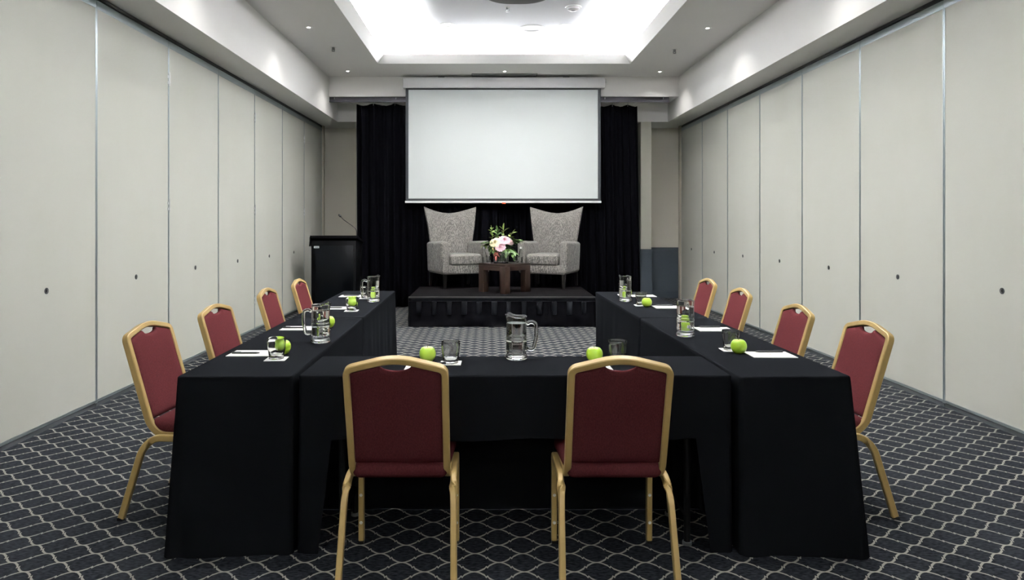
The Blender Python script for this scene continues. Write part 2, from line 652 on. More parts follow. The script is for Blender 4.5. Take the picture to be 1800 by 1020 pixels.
# ------------------------------------------------------------------ operable wall panels
ORD = ['nearest', 'second', 'third', 'fourth', 'fifth', 'sixth', 'seventh and farthest']
for side, X, s in (('left', WL, -1), ('right', WR, 1)):
    for k in range(7):
        y0 = 4.025 + 1.175 * k
        y1 = y0 + 1.175
        t = thing('partition_panel', f'cream folding partition panel on the {side} wall, {ORD[k]} from the viewer', 'wall panel',
                  (X, (y0 + y1) / 2, 0), 0, f'cream partition panels on the {side} wall')
        t['kind'] = 'thing'
        hw = 1.175 / 2
        def bx(a0, a1, *r):   # depth measured outward from the room face
            xs = sorted((s * a0, s * a1))
            return MB().box(xs[0], xs[1], *r)
        bx(0.0, .07, -hw + .012, hw - .012, .055, 3.012).build('face', M['vinyl'], t)
        for e in (-1, 1):
            ys = sorted((e * (hw - .012), e * (hw - .003)))
            bx(-.003, .07, ys[0], ys[1], .03, 3.074).build('edge_trim', M['alu'], t)
        bx(-.003, .07, -hw + .012, hw - .012, 3.012, 3.076).build('top_trim', M['alu'], t)
        bx(-.002, .07, -hw + .004, hw - .004, .035, .055).build('bottom_trim', M['alu'], t)
        bx(.004, .07, -hw + .004, hw - .004, .0, .035).build('bottom_seal', M['rubber'], t)
        h = MB()
        hx = s * -.0025
        vs = []
        for rr in (.021, .013):
            vs.append([(hx, rr * math.cos(2 * PI * q / 20), .936 + rr * math.sin(2 * PI * q / 20)) for q in range(20)])
        h.add(vs[0] + vs[1], [(q, (q + 1) % 20, 20 + (q + 1) % 20, 20 + q) for q in range(20)])
        h.add([(hx, a_[1], a_[2]) for a_ in vs[0]] + [(0.001 * s, a_[1], a_[2]) for a_ in vs[0]],
              [(q, (q + 1) % 20, 20 + (q + 1) % 20, 20 + q) for q in range(20)])
        so = h.build('crank_socket', M['rubber'], t)
        MB().add([(s * -.001, a_[1], a_[2]) for a_ in vs[1]], [tuple(range(20))]).build('socket_hole', M['black_void'], so)
        if side == 'left' and k in (1, 3, 5):
            for z in (.41, 1.55, 2.72):
                hg = MB()
                for q in range(5):
                    hg.cyl((s * -.008, hw, z - .06 + q * .025), .009 if q % 2 else .0075, .022, 12)
                hg.box(min(0, s * -.006), max(0, s * -.006), hw - .022, hw + .022, z - .045, z - .02)
                hg.box(min(0, s * -.006), max(0, s * -.006), hw - .022, hw + .022, z + .01, z + .035)
                hg.build('hinge', M['hinge'], t, smooth=True)
        bx(-.001, .035, hw - .028, hw - .006, 3.076, 3.086).build('hanger', M['black_plastic'], t)
    xs = sorted((X - s * .004, X + s * .07))
    tr = MB().box(xs[0], xs[1], 4.03, 12.25, 3.087, ZS - .002)
    tag(tr.build('overhead_track', M['track']), f'dark overhead track above the {side} partition panels', 'track')

# ------------------------------------------------------------------ ceiling fittings
def make_downlight():
    t = thing('downlight', '', 'ceiling light')
    MB().lathe([(.034, -.001), (.047, -.004), (.05, 0.0)], 28).build('trim_ring', M['white_plastic'], t, smooth=True)
    MB().lathe([(.034, -.001), (.027, .012)], 28).build('reflector', M['reflector'], t, smooth=True)
    MB().lathe([(.027, .004), (.02, .0), (0, -.002)], 24).build('lamp', M['lamp'], t, smooth=True)
    return t

def spot(loc, watts, ang, blend=1.0):
    l = bpy.data.lights.new('spot_beam', 'SPOT')
    l.energy = watts
    l.spot_size = math.radians(ang)
    l.spot_blend = blend
    l.shadow_soft_size = .03
    l.color = (1, .975, .945)
    o = bpy.data.objects.new('spot_beam', l)
    COL.objects.link(o)
    o.location = (loc[0], loc[1], loc[2] - .012)
    return o

dl = Stock(make_downlight())
g = 'downlights in the ceiling'
for x, y, lab in ((-2.17, 8.32, 'lit downlight in the lower ceiling above the left panels, nearer of two'),
                  (2.665, 8.36, 'lit downlight in the lower ceiling above the right panels, nearer of two'),
                  (-2.19, 10.74, 'lit downlight in the lower ceiling above the left end of the curtain rail'),
                  (2.69, 10.78, 'lit downlight in the lower ceiling above the right end of the curtain rail'),
                  (.258, 10.76, 'lit downlight in the lower ceiling just above the projection screen case')):
    dl.place((x, y, ZC), 0, lab, g)
    spot((x, y, ZC), SPOT_W if abs(x) > 1 else 2.5, 125 if abs(x) > 1 else 60)
for x, y in [(xx, yy) for xx in (-2.17, 2.66) for yy in (5.9, 3.5)]:
    spot((x, y, ZC), SPOT_W, 125)      # the same row of lamps, above the frame

def make_gimbal():
    t = thing('recessed_downlight', '', 'ceiling light')
    MB().lathe([(.07, -.001), (.085, -.006), (.108, -.004), (.112, 0.0)], 32).build('trim_ring', M['white_plastic'], t, smooth=True)
    MB().lathe([(.07, -.001), (.045, .006)], 28).build('reflector', M['reflector'], t, smooth=True)
    MB().lathe([(.045, .003), (.03, -.001), (0, -.003)], 24).build('lamp', M['lamp'], t, smooth=True)
    return t
gl = Stock(make_gimbal())
gl.place((-.56, 9.5, ZU), 0, 'round white downlight in the bright recess, left of the ceiling speaker', 'downlights inside the recess')
gl.place((1.08, 9.55, ZU), 0, 'round white downlight in the bright recess, right of the ceiling speaker', 'downlights inside the recess')
for x in (-.56, 1.08):
    for y in (9.5, 6.9, 4.3):
        spot((x, y, ZU), UPPER_SPOT_W, 150)

t = thing('ceiling_speaker', 'round white ceiling speaker with grey grille in the bright recess', 'speaker', (.613, 9.66, ZU))
MB().lathe([(.125, -.004), (.14, -.014), (.17, -.012), (.18, 0)], 40).build('rim', M['white_plastic'], t, smooth=True)
MB().lathe([(.125, -.004), (.06, -.001), (0, 0)], 40).build('grille', M['grille'], t, smooth=True)
t = thing('smoke_detector', 'round white smoke detector in the recess behind the projector', 'detector', (1.08, 8.72, ZU))
MB().lathe([(.0, -.045), (.055, -.043), (.075, -.03), (.08, -.012), (.1, -.01), (.105, 0)], 32).build('housing', M['white_plastic'], t, smooth=True)
MB().lathe([(.03, -.0455), (.0, -.052)], 20).build('sensor_cap', M['grille'], t, smooth=True)

def make_sprinkler():
    t = thing('sprinkler_head', '', 'sprinkler')
    MB().lathe([(.0, -.001), (.035, -.004), (.038, 0)], 24).build('escutcheon', M['white_plastic'], t, smooth=True)
    b = MB().lathe([(.018, 0), (.018, -.022), (.020, -.024), (.020, -.032), (.010, -.034)], 14)
    b.tube([(.016, 0, -.032), (.018, 0, -.042), (.004, 0, -.052)], .004, 6, up=(0, 1, 0))
    b.tube([(-.016, 0, -.032), (-.018, 0, -.042), (-.004, 0, -.052)], .004, 6, up=(0, 1, 0))
    b.build('body', M['chrome'], t, smooth=True)
    MB().lathe([(0, -.050), (.020, -.052), (.022, -.056), (0, -.058)], 20).build('deflector', M['chrome'], t, smooth=True)
    return t
sp = Stock(make_sprinkler())
sp.place((-2.085, 9.27, ZC), 0, 'small metal sprinkler hanging from the lower ceiling on the left', 'sprinkler heads')
sp.place((2.54, 9.38, ZC), 0, 'small metal sprinkler hanging from the lower ceiling on the right', 'sprinkler heads')
sp.place((.245, 8.72, ZU), 0, 'small sprinkler in the bright recess just behind the projector', 'sprinkler heads')

t = thing('ceiling_vent', 'long grey air slot in the ceiling above the screen case', 'vent', (.262, 11.0, ZC))
MB().box(-.52, .52, -.10, -.085, -.012, 0).box(-.52, .52, .10, .115, -.012, 0).box(-.52, -.505, -.1, .1, -.012, 0).box(.505, .52, -.1, .1, -.012, 0).build('frame', M['grille'], t)
MB().box(-.505, .505, -.085, .10, -.003, 0).build('opening', M['track'], t)
for q in range(3):
    MB().box(-.505, .505, -.05 + q * .045, -.04 + q * .045, -.01, -.002).build('blade', M['grille'], t)

t = thing('projector', 'grey projector hanging under the bright ceiling recess', 'projector', (.268, 6.28, 3.45))
def pf(v):
    # front edge bows outwards
    k = max(0.0, 1 - (v.x / .27) ** 2)
    return Vector((v.x, v.y + (.07 * k if v.y > 0 else 0), v.z))
b = MB()
n = 24
out = []
for i in range(n + 1):
    x = -.27 + .54 * i / n
    out.append((x, .09 + .12 * (1 - abs(x / .27) ** 3.0)))
out += [(.25, -.2), (.23, -.22), (-.23, -.22), (-.25, -.2)]
m = len(out)
vs = [(x * .96, y * .96, 0) for x, y in out] + [(x, y, .02) for x, y in out] + [(x, y, .12) for x, y in out] + [(x * .95, y * .95, .135) for x, y in out]
fs = [tuple(range(m)), tuple(range(3 * m, 4 * m))]
for r_ in range(3):
    for k in range(m):
        fs.append((r_ * m + k, r_ * m + (k + 1) % m, (r_ + 1) * m + (k + 1) % m, (r_ + 1) * m + k))
b.add(vs, fs)
b.build('body', M['proj'], t, smooth=True)
lens = MB()
lens.sweep([(0.05, .2, .065), (0.05, .245, .065)], [(.04 * math.cos(2 * PI * k / 24), .04 * math.sin(2 * PI * k / 24)) for k in range(24)])
lens.build('lens', M['black_plastic'], t, smooth=True)
MB().cyl((0, 0, .13), .025, ZU - 3.45 - .14).build('mount_pole', M['white_plastic'], t, smooth=True)
MB().cyl((0, 0, ZU - 3.45 - .015), .09, .015).build('mount_plate', M['white_plastic'], t, smooth=True)
vent = MB()
for q in range(7):
    vent.box(-.15, .15, -.17 + q * .022, -.16 + q * .022, -.002, .002)
vent.build('vent_slots', M['black_plastic'], t)

# ------------------------------------------------------------------ screen, rail, curtains
t = thing('projection_screen', 'large white pull-down projection screen with black border above the stage', 'screen', (.25, 11.03, 1.70))
cx = .25
MB().rbox(-1.361 - cx, 1.869 - cx, -.05, .10, 1.84, 2.005, .008, 2).build('case', M['screen_case'], t, smooth=True)
for xx in (-1.0, 1.0):
    MB().box(xx - .05, xx + .05, -.02, .115, 2.005, 2.02).build('bracket', M['track'], t)
MB().box(1.869 - cx, 1.90 - cx, .0, .06, 1.94, 1.99).build('cable_box', M['white_plastic'], t)
MB().box(-1.322 - cx, 1.805 - cx, 0, .003, .035, 1.845).build('border', M['border'], t)
MB().box(-1.276 - cx, 1.759 - cx, -.002, -.0005, .072, 1.815).build('projection_surface', M['screen'], t)
MB().rbox(-1.33 - cx, 1.813 - cx, -.012, .014, 0.0, .035, .006, 2).build('bottom_bar', M['white_plastic'], t, smooth=True)
MB().rbox(-.03, .03, -.016, .006, -.014, .008, .004, 2).build('pull_tab', M['orange'], t, smooth=True)

t = thing('curtain_rail', 'dark grey steel curtain rail under the back bulkhead', 'rail', (0, 11.24, 3.345))
MB().rbox(BX0, 2.95, -.04, .04, .02, .095, .008, 2).build('beam', M['rail'], t, smooth=True)
MB().box(BX0, 2.95, -.05, -.03, .0, .022).build('lower_flange', M['rail'], t)
for xx in (-2.5, -1.5, 1.9, 2.85):
    MB().box(xx - .006, xx + .006, -.052, -.036, .05, .10).build('clip', M['chrome'], t)

def curtain(x0, x1, flare0, flare1, label, seed):
    rnd = random.Random(seed)
    t = thing('stage_curtain', label, 'curtain', (0, 11.27 if x0 < 0 else 11.37, 0), 0, 'black stage curtains')
    n = int((x1 - x0) / .012)
    ph, a = 0.0, []
    xs = [x0 + (x1 - x0) * i / n for i in range(n + 1)]
    fr = [rnd.uniform(40, 60) for _ in range(n + 1)]
    amp = []
    am = .04
    for i in range(n + 1):
        ph += .012 * (44 + 14 * math.sin(i * .05 + seed) + 6 * math.sin(i * .021))
        am = .038 + .014 * math.sin(i * .037 + seed * 2)
        a.append((ph, am))
    zs = [0.012, .3, .8, 1.4, 2.0, 2.6, 3.05, 3.25, 3.33]
    vs, fs = [], []
    hooks = []
    for i, x in enumerate(xs):
        u = (x - x0) / (x1 - x0)
        ph, am = a[i]
        for z in zs:
            v = z / 3.33
            w = am * (1.0 - .35 * v)
            y = math.sin(ph) * w + .3 * w * math.sin(ph * 2.3 + z * .8)
            xo = x + (flare0 * (1 - u) + flare1 * u) * (1 - v) + .006 * math.sin(ph + 1.2 + z)
            zz = z
            if z > 3.2:
                sag = .5 - .5 * math.cos(ph * .5 + .6)
                zz = z - .032 * (sag ** 1.5) * (1 if z > 3.3 else .5)
            vs.append((xo, y, zz))
    m = len(zs)
    for i in range(n):
        for k in range(m - 1):
            fs.append((i * m + k, (i + 1) * m + k, (i + 1) * m + k + 1, i * m + k + 1))
    MB().add(vs, fs).build('drape', M['curtain'], t, smooth=True, angle=180, solid=.002)
    # hooks where the cloth reaches its top
    last = -9
    hk = 0
    for i in range(1, n):
        s_ = math.cos(a[i][0] * .5 + .6)
        if s_ > math.cos(a[i - 1][0] * .5 + .6) and s_ > math.cos(a[min(i + 1, n)][0] * .5 + .6):
            x = xs[i]
            y = vs[i * m + m - 1][1]
            h = MB().box(x - .004, x + .004, y - .004, y + .004, 3.30, 3.348)
            h.lathe([(.0, 0), (.007, 0), (.007, .014), (0, .014)], 8, (x, y, 3.335))
            h.build('hook', M['chrome'], t)
    return t
curtain(-2.15, .26, 0.0, 0.0, 'black pleated curtain behind the lectern and the left half of the stage', 3)
curtain(.16, 2.47, 0.0, .05, 'black pleated curtain behind the right half of the stage', 11)

# ------------------------------------------------------------------ stage, lectern
t = thing('stage_platform', 'low black stage with a pleated satin skirt under the armchairs', 'stage', (.185, 9.17, 0))
SW = 1.24
MB().box(-SW, SW, .012, 1.45, .345, .395).build('frame', M['laminate'], t)
MB().box(-SW, SW, .004, 1.45, .395, .40).build('deck', M['stage_carpet'], t)
MB().box(-SW - .004, SW + .004, -.004, .006, .382, .402).build('edge_strip', M['stage_edge'], t)
for xx in (-SW + .06, SW - .06):
    for yy in (.12, 1.38):
        MB().cyl((xx, yy, 0), .022, .345, 14).build('leg', M['laminate'], t, smooth=True)
rnd = random.Random(5)
sk = MB()
n = 240
vs, fs = [], []
rows = [.004, .03, .08, .13, .165, .2, .3, .36, .385]
tot = 2 * SW + 2.6
for i in range(n + 1):
    d = i / n * tot - 1.3      # from the left side round the front to the right side
    if d < 0:
        bx_, by_, nx, ny = -SW, -d, -1, 0
    elif d > 2 * SW:
        bx_, by_, nx, ny = SW, d - 2 * SW, 1, 0
    else:
        bx_, by_, nx, ny = -SW + d, 0, 0, -1
    for z in rows:
        low = max(0, .17 - z) / .17
        o = .012 + .006 * math.sin(d * 31) * min(1, (0.385 - z) * 4) + low * (.012 * math.sin(d * 13 + z * 20) + .012 * math.sin(d * 5.3 - z * 30) + .006)
        vs.append((bx_ + nx * o, by_ + ny * o, z))
m = len(rows)
for i in range(n):
    for k in range(m - 1):
        fs.append((i * m + k, (i + 1) * m + k, (i + 1) * m + k + 1, i * m + k + 1))
sk.add(vs, fs)
skirt = sk.build('skirt', M['skirt'], t, smooth=True, angle=60)
for q in range(12):
    x0 = -SW + .10 + q * .2
    w = .066 + rnd.uniform(-.012, .012)
    def pl(v, x0=x0, w=w):
        k = (.335 - v.z) / .17
        return Vector((v.x + (v.x - x0 - w / 2) * -.12 * k, v.y - .004 * k, v.z))
    MB().rbox(x0, x0 + w, -.032, -.010, .165, .335, .006, 2, pl).build('box_pleat', M['skirt_pleat'], skirt, smooth=True)
MB().box(-SW, SW, -.022, -.006, .335, .342).build('seam', M['skirt_pleat'], skirt)

t = thing('lectern', 'tall black lectern with a small white label beside the left panels', 'lectern', (-2.315, 10.28, 0))
MB().rbox(-.335, .335, .03, .50, 0.03, 1.12, .006, 2).build('cabinet', M['lectern'], t, smooth=True)
MB().rbox(-.30, .30, .06, .47, 0.0, .03, .004, 2).build('plinth', M['laminate'], t, smooth=True)
MB().rbox(-.265, .30, .018, .034, .10, 1.05, .004, 2).build('front_panel', M['lectern_panel'], t, smooth=True)
b = MB()
vs = [(-.345, -.01, 1.195), (.36, -.01, 1.195), (.36, .55, 1.10), (-.345, .55, 1.10)]
vs += [(x, y, z - .04) for x, y, z in vs]
b.add(vs, [(0, 1, 2, 3), (4, 7, 6, 5), (0, 4, 5, 1), (1, 5, 6, 2), (2, 6, 7, 3), (3, 7, 4, 0)])
b.build('top', M['lectern'], t, bevel=.004)
b = MB()
vs = [(-.352, .0, 1.17), (-.352, .0, 1.12), (-.375, .06, 1.03), (-.375, .28, 1.03), (-.352, .30, 1.15)]
vs += [(x + .012, y, z) for x, y, z in vs]
b.add(vs, [(0, 1, 2, 3, 4), (9, 8, 7, 6, 5)] + [(k, (k + 1) % 5, 5 + (k + 1) % 5, 5 + k) for k in range(5)])
b.build('side_flap', M['laminate'], t)
lb = MB().box(-.29, -.212, .013, .0305, 1.005, 1.036).build('label_plate', M['label'], t)
MB().box(-.28, -.222, .0124, .0131, 1.014, 1.022).build('label_print', M['label_ink'], lb)

t = thing('gooseneck_microphone', 'thin black gooseneck microphone rising from the lectern top', 'microphone', (-2.0, 10.48, 1.168))
MB().lathe([(0, 0), (.024, 0), (.02, .012), (.008, .022), (0, .024)], 18).build('base', M['black_plastic'], t, smooth=True)
pth = arc_path([(0, 0, .02), (-.004, 0, .115), (-.06, 0, .165), (-.14, 0, .222), (-.2, 0, .26), (-.245, 0, .31)], .04, 5)
MB().tube(pth, .0055, 8, up=(0, 1, 0)).build('neck', M['black_plastic'], t, smooth=True)
MB().tube([(-.24, 0, .305), (-.246, 0, .312), (-.268, 0, .337), (-.276, 0, .345)], .016, 12, up=(0, 1, 0), scale=lambda u: (.5, 1, 1, .4)[min(3, int(round(u * 3)))]).build('capsule', M['black_plastic'], t, smooth=True)

# ------------------------------------------------------------------ armchairs on the stage
def make_armchair():
    t = thing('armchair', '', 'armchair')
    F = M['armchair']
    # local: front is -y, origin at the centre on the deck
    W, D = .76, .78
    MB().rbox(-W / 2 + .02, W / 2 - .02, -D / 2 + .02, D / 2 - .05, .215, .36, .025, 4).build('base', F, t, smooth=True)
    cu = MB().rbox(-.255, .255, -D / 2 + .0, .22, .345, .51, .045, 5,
                   lambda v: Vector((v.x, v.y, v.z + (.022 * (1 - (v.x / .255) ** 2) if v.z > .43 else 0))))
    cu.build('seat_cushion', F, t, smooth=True)
    for s in (-1, 1):
        def arm(v, s=s):
            k = (v.z - .215) / .5
            fy = (D / 2 - v.y) / D
            return Vector((v.x + s * .02 * k, v.y, v.z - (.03 * (1 - fy) * max(0, k))))
        x0, x1 = sorted((s * .255, s * .385))
        MB().rbox(x0, x1, -D / 2 + .01, D / 2 - .08, .215, .715, .05, 5, arm).build('armrest', F, t, smooth=True)
    # tall back: outline widens upwards, top edge is scooped, sides wrap forward as shallow wings
    nx, nz = 24, 18
    def pt(u, v, face):
        # u -1..1 across, v 0..1 up
        top = 1.135 + .105 * abs(u) ** 1.7
        z = .30 + (top - .30) * v
        h = (z - .30) / .9
        hw = .315 + .12 * h ** 1.3
        x = u * hw
        lean = .12 * h
        wing = -.10 * abs(u) ** 3.0 * min(1, .3 + h)
        th = .055 * (1 - .55 * abs(u) ** 8) * (1 - .6 * v ** 14)
        y = .235 + lean + wing + (th if face else -th) + .04
        return (x, y, z)
    vs, fs = [], []
    def idx(i, j, f):
        return f * (nx + 1) * (nz + 1) + i * (nz + 1) + j
    for f in (0, 1):
        for i in range(nx + 1):
            for j in range(nz + 1):
                vs.append(pt(-1 + 2 * i / nx, j / nz, f))
    for i in range(nx):
        for j in range(nz):
            fs.append((idx(i, j, 0), idx(i + 1, j, 0), idx(i + 1, j + 1, 0), idx(i, j + 1, 0)))
            fs.append((idx(i, j, 1), idx(i, j + 1, 1), idx(i + 1, j + 1, 1), idx(i + 1, j, 1)))
        fs.append((idx(i, nz, 0), idx(i + 1, nz, 0), idx(i + 1, nz, 1), idx(i, nz, 1)))
        fs.append((idx(i, 0, 0), idx(i, 0, 1), idx(i + 1, 0, 1), idx(i + 1, 0, 0)))
    for j in range(nz):
        fs.append((idx(0, j, 0), idx(0, j + 1, 0), idx(0, j + 1, 1), idx(0, j, 1)))
        fs.append((idx(nx, j, 0), idx(nx, j, 1), idx(nx, j + 1, 1), idx(nx, j + 1, 0)))
    MB().add(vs, fs).build('backrest', F, t, smooth=True, angle=60, bevel=.012)
    for sx in (-1, 1):
        for sy in (-1, 1):
            x, y = sx * (W / 2 - .06), sy * (D / 2 - .08)
            b = MB()
            w0, w1 = .017, .026
            sp_ = sy * .03 if sy > 0 else 0
            vs = [(x + a * w0, y + c * w0 + sp_, 0) for a, c in ((-1, -1), (1, -1), (1, 1), (-1, 1))]
            vs += [(x + a * w1, y + c * w1, .22) for a, c in ((-1, -1), (1, -1), (1, 1), (-1, 1))]
            b.add(vs, [(3, 2, 1, 0), (4, 5, 6, 7)] + [(k, (k + 1) % 4, 4 + (k + 1) % 4, 4 + k) for k in range(4)])
            b.build('leg', M['leg_dark'], t, bevel=.002)
    return t
ac = Stock(make_armchair())
ac.place((-.475, 10.62, .40), math.radians(24), 'grey patterned armchair on the stage, left of the flowers', 'grey armchairs on the stage')
ac.place((.955, 10.62, .40), math.radians(-24), 'grey patterned armchair on the stage, right of the flowers', 'grey armchairs on the stage')

# coffee table
CTX, CTY = .235, 9.86
t = thing('coffee_table', 'square dark wood coffee table turned corner forward on the stage', 'table', (CTX, CTY, .40), math.radians(45))
H = .262
MB().rbox(-H, H, -H, H, .375, .41, .003, 2).build('tabletop', M['wood_edge'], t, smooth=True)
ap = MB()
for s in (-1, 1):
    ap.box(s * (H - .03) if s < 0 else H - .03 - .02 + .02, s * H if s < 0 else H, -H + .1, H - .1, .315, .375)
    ap.box(-H + .1, H - .1, min(s * (H - .03), s * H), max(s * (H - .03), s * H), .315, .375)
ap.build('apron', M['wood'], t)
for sx in (-1, 1):
    for sy in (-1, 1):
        xs, ys = sorted((sx * (H - .1), sx * H)), sorted((sy * (H - .1), sy * H))
        MB().rbox(xs[0], xs[1], ys[0], ys[1], 0, .375, .003, 2).build('leg', M['wood'], t, smooth=True)
ZT = .81

# vase with flowers
VX, VY = .185, 9.86
t = thing('glass_vase', 'square clear glass vase of stems in the middle of the coffee table', 'vase', (VX, VY, ZT))
b = MB()
def sq(r, z):
    o = []
    for x, y in rrect(2 * r, 2 * r, .02, 4):
        o.append((x, y, z))
    return o
loops = [sq(.100, 0), sq(.104, .006), sq(.104, .175), sq(.102, .178), sq(.098, .175), sq(.097, .02), sq(.06, .016)]
vs = [p for l in loops for p in l]
m = len(loops[0])
fs = [tuple(reversed(range(m))), tuple(range((len(loops) - 1) * m, len(loops) * m))]
for r_ in range(len(loops) - 1):
    for k in range(m):
        fs.append((r_ * m + k, r_ * m + (k + 1) % m, (r_ + 1) * m + (k + 1) % m, (r_ + 1) * m + k))
b.add(vs, fs).build('vessel', M['glass'], t, smooth=True, angle=50)
b = MB()
loops = [sq(.0985, .018), sq(.0985, .135)]
vs = [p for l in loops for p in l]
fs = [tuple(reversed(range(m))), tuple(range(m, 2 * m))] + [(k, (k + 1) % m, m + (k + 1) % m, m + k) for k in range(m)]
b.add(vs, fs).build('water', M['water'], t)

def leaf(mb, base, direction, length, width, curl=.25, roll=0.0):
    d = Vector(direction).normalized()
    s = d.cross(Vector((0, 0, 1)))
    if s.length < 1e-3:
        s = Vector((1, 0, 0))
    s.normalize()
    nrm = s.cross(d)
    s = s * math.cos(roll) + nrm * math.sin(roll)
    nrm = s.cross(d)
    vs = []
    n = 6
    for i in range(n + 1):
        u = i / n
        w = width * math.sin(PI * min(1, u * .92 + .04)) ** .8 * .5
        c = Vector(base) + d * length * u - Vector((0, 0, 1)) * curl * length * u * u
        vs += [c - s * w + nrm * w * .35, c, c + s * w + nrm * w * .35]
    fs = []
    for i in range(n):
        for k in range(2):
            fs.append((i * 3 + k, i * 3 + k + 1, i * 3 + 3 + k + 1, i * 3 + 3 + k))
    mb.add(vs, fs)

def rosette(r, layers, seed):
    rnd = random.Random(seed)
    mb = MB()
    for L_ in range(layers):
        k = L_ / max(1, layers - 1)
        n = 6 + L_
        R = r * (.30 + .70 * k)
        open_ = .15 + .95 * k          # tilt outwards
        for q in range(n):
            a = 2 * PI * (q + .5 * L_) / n + rnd.uniform(-.15, .15)
            w = R * rnd.uniform(.75, .95)
            h = r * (1.05 - .25 * k) * rnd.uniform(.9, 1.1)
            vs = []
            N = 5
            for i in range(N):
                u = i / (N - 1)
                for j in range(N):
                    v = -1 + 2 * j / (N - 1)
                    wid = w * math.sin(PI * (.12 + .6 * u)) * .62
                    rad = R * (.25 + .75 * math.sin(u * PI * .5)) * (.5 + .6 * open_ * u) + R * .12 * (1 - v * v) * u
                    rad += .10 * r * math.sin(v * 5 + q) * u * u
                    zz = h * (math.sin(u * PI * .55)) - h * .42 * open_ * u * u + rnd.uniform(-.01, .01) * r
                    aa = a + v * wid / max(R, .01)
                    vs.append((rad * math.cos(aa), rad * math.sin(aa), zz))
            fs = [(i * N + j, i * N + j + 1, (i + 1) * N + j + 1, (i + 1) * N + j) for i in range(N - 1) for j in range(N - 1)]
            mb.add(vs, fs)
    return mb

def flower(label, loc, r, m, seed, tilt, stem_to):
    t = thing('peony', label, 'flower', loc, 0)
    t.rotation_euler = tilt
    t['group'] = 'flowers in the vase'
    rosette(r, 5, seed).build('petals', m, t, smooth=True, angle=180)
    inv = t.matrix_basis.inverted()
    e = inv @ Vector(stem_to)
    MB().tube([(0, 0, r * .2), (0, 0, -.03), (e + Vector((0, 0, -.03))) * .5, e], .0035, 6, up=(0, 1, 0)).build('flower_stem', M['leaf'], t, smooth=True)
    return t
vz = ZT + .19
flower('cream many-petalled flower at the left of the vase bouquet', (VX - .075, VY - .06, vz + .085), .07, M['cream'], 1, (.75, -.35, 0), (VX - .02, VY - .01, ZT + .03))
flower('pale pink many-petalled flower low at the front of the bouquet', (VX - .012, VY - .105, vz + .035), .062, M['pink'], 2, (1.05, 0.05, 0), (VX - .0, VY - .03, ZT + .03))
flower('large pale pink many-petalled flower in the centre of the bouquet', (VX + .045, VY - .055, vz + .115), .072, M['pink'], 3, (.7, .1, 0), (VX + .02, VY - .01, ZT + .03))
flower('pale pink many-petalled flower at the upper right of the bouquet', (VX + .105, VY - .03, vz + .10), .058, M['pink'], 4, (.65, .5, 0), (VX + .04, VY - .0, ZT + .03))

def sprig(label, tip, mid, start, lm, nl, ll, lw, seed, rfirst=.35):
    rnd = random.Random(seed)
    t = thing('leafy_sprig', label, 'foliage', start, 0, 'greenery in the vase')
    st, md, tp = Vector((0, 0, 0)), Vector(mid) - Vector(start), Vector(tip) - Vector(start)
    path = [st * (1 - u) ** 2 + md * 2 * u * (1 - u) + tp * u * u for u in [i / 10 for i in range(11)]]
    MB().tube(path, .003, 6, up=(.3, 1, .1)).build('stem', M['leaf'], t, smooth=True)
    mb = MB()
    for i in range(nl):
        u = rfirst + (1 - rfirst) * i / (nl - 1)
        p = st * (1 - u) ** 2 + md * 2 * u * (1 - u) + tp * u * u
        ax = (tp - md).normalized()
        a = i * 2.4 + rnd.uniform(-.3, .3)
        side = Vector((math.cos(a), math.sin(a), .25))
        leaf(mb, p, ax * .7 + side, ll * 1.25 * rnd.uniform(.75, 1.15), lw * 1.35, rnd.uniform(.05, .4), rnd.uniform(-.5, .5))
    leaf(mb, tp, (tp - md), ll * 1.2, lw * 1.3, .05)
    mb.build('leaves', lm, t, smooth=True, angle=180)
    return t
b0 = (VX, VY, ZT + .025)
def V(dx, dy, dz):
    return (VX + dx, VY + dy, vz + dz)
sprig('tall pale green curling sprig at the upper left of the bouquet', V(-.14, .0, .29), V(-.13, .0, .16), (VX - .03, VY + .01, ZT + .03), M['leaf_light'], 12, .055, .03, 1)
sprig('green sprig standing up behind the cream flower', V(-.06, .03, .26), V(-.05, .02, .1), (VX - .01, VY + .03, ZT + .03), M['leaf'], 12, .075, .034, 2)
sprig('tall pale green pointed leaves rising at the top of the bouquet', V(.035, .03, .28), V(.02, .02, .1), (VX + .01, VY + .02, ZT + .03), M['leaf_light'], 10, .09, .03, 3)
sprig('pale green leaves beside the upper right pink flower', V(.15, .0, .22), V(.08, .0, .12), (VX + .03, VY + .01, ZT + .03), M['leaf_light'], 9, .08, .034, 4)
sprig('dark green sprig spreading left over the left glass bottle', V(-.2, -.03, .10), V(-.10, -.02, .12), (VX - .04, VY - .0, ZT + .03), M['leaf'], 26, .085, .034, 5)
sprig('long green spray reaching to the far left of the bouquet', V(-.25, .01, .055), V(-.14, .01, .16), (VX - .05, VY + .02, ZT + .03), M['leaf_light'], 14, .06, .02, 6)
sprig('bushy green sprig spreading right over the right glass bottle', V(.22, -.02, .13), V(.12, -.02, .13), (VX + .04, VY - .0, ZT + .03), M['leaf'], 28, .09, .038, 7)
sprig('dark green leaves hanging down right of the vase', V(.16, -.12, -.05), V(.12, -.08, .12), (VX + .04, VY - .03, ZT + .03), M['leaf'], 16, .09, .034, 8, .5)
sprig('dark green leaves drooping over the front of the vase', V(.06, -.14, -.03), V(.05, -.09, .10), (VX + .02, VY - .04, ZT + .03), M['leaf'], 14, .075, .032, 9, .5)
sprig('reddish leaves hanging over the left front of the vase', V(-.07, -.14, -.085), V(-.06, -.10, .07), (VX - .03, VY - .04, ZT + .03), M['leaf_red'], 16, .055, .022, 10, .45)
sprig('dark green leafy filler at the back of the bouquet', V(.06, .12, .15), V(.03, .06, .14), (VX + .0, VY + .04, ZT + .03), M['leaf'], 18, .09, .04, 12, .3)
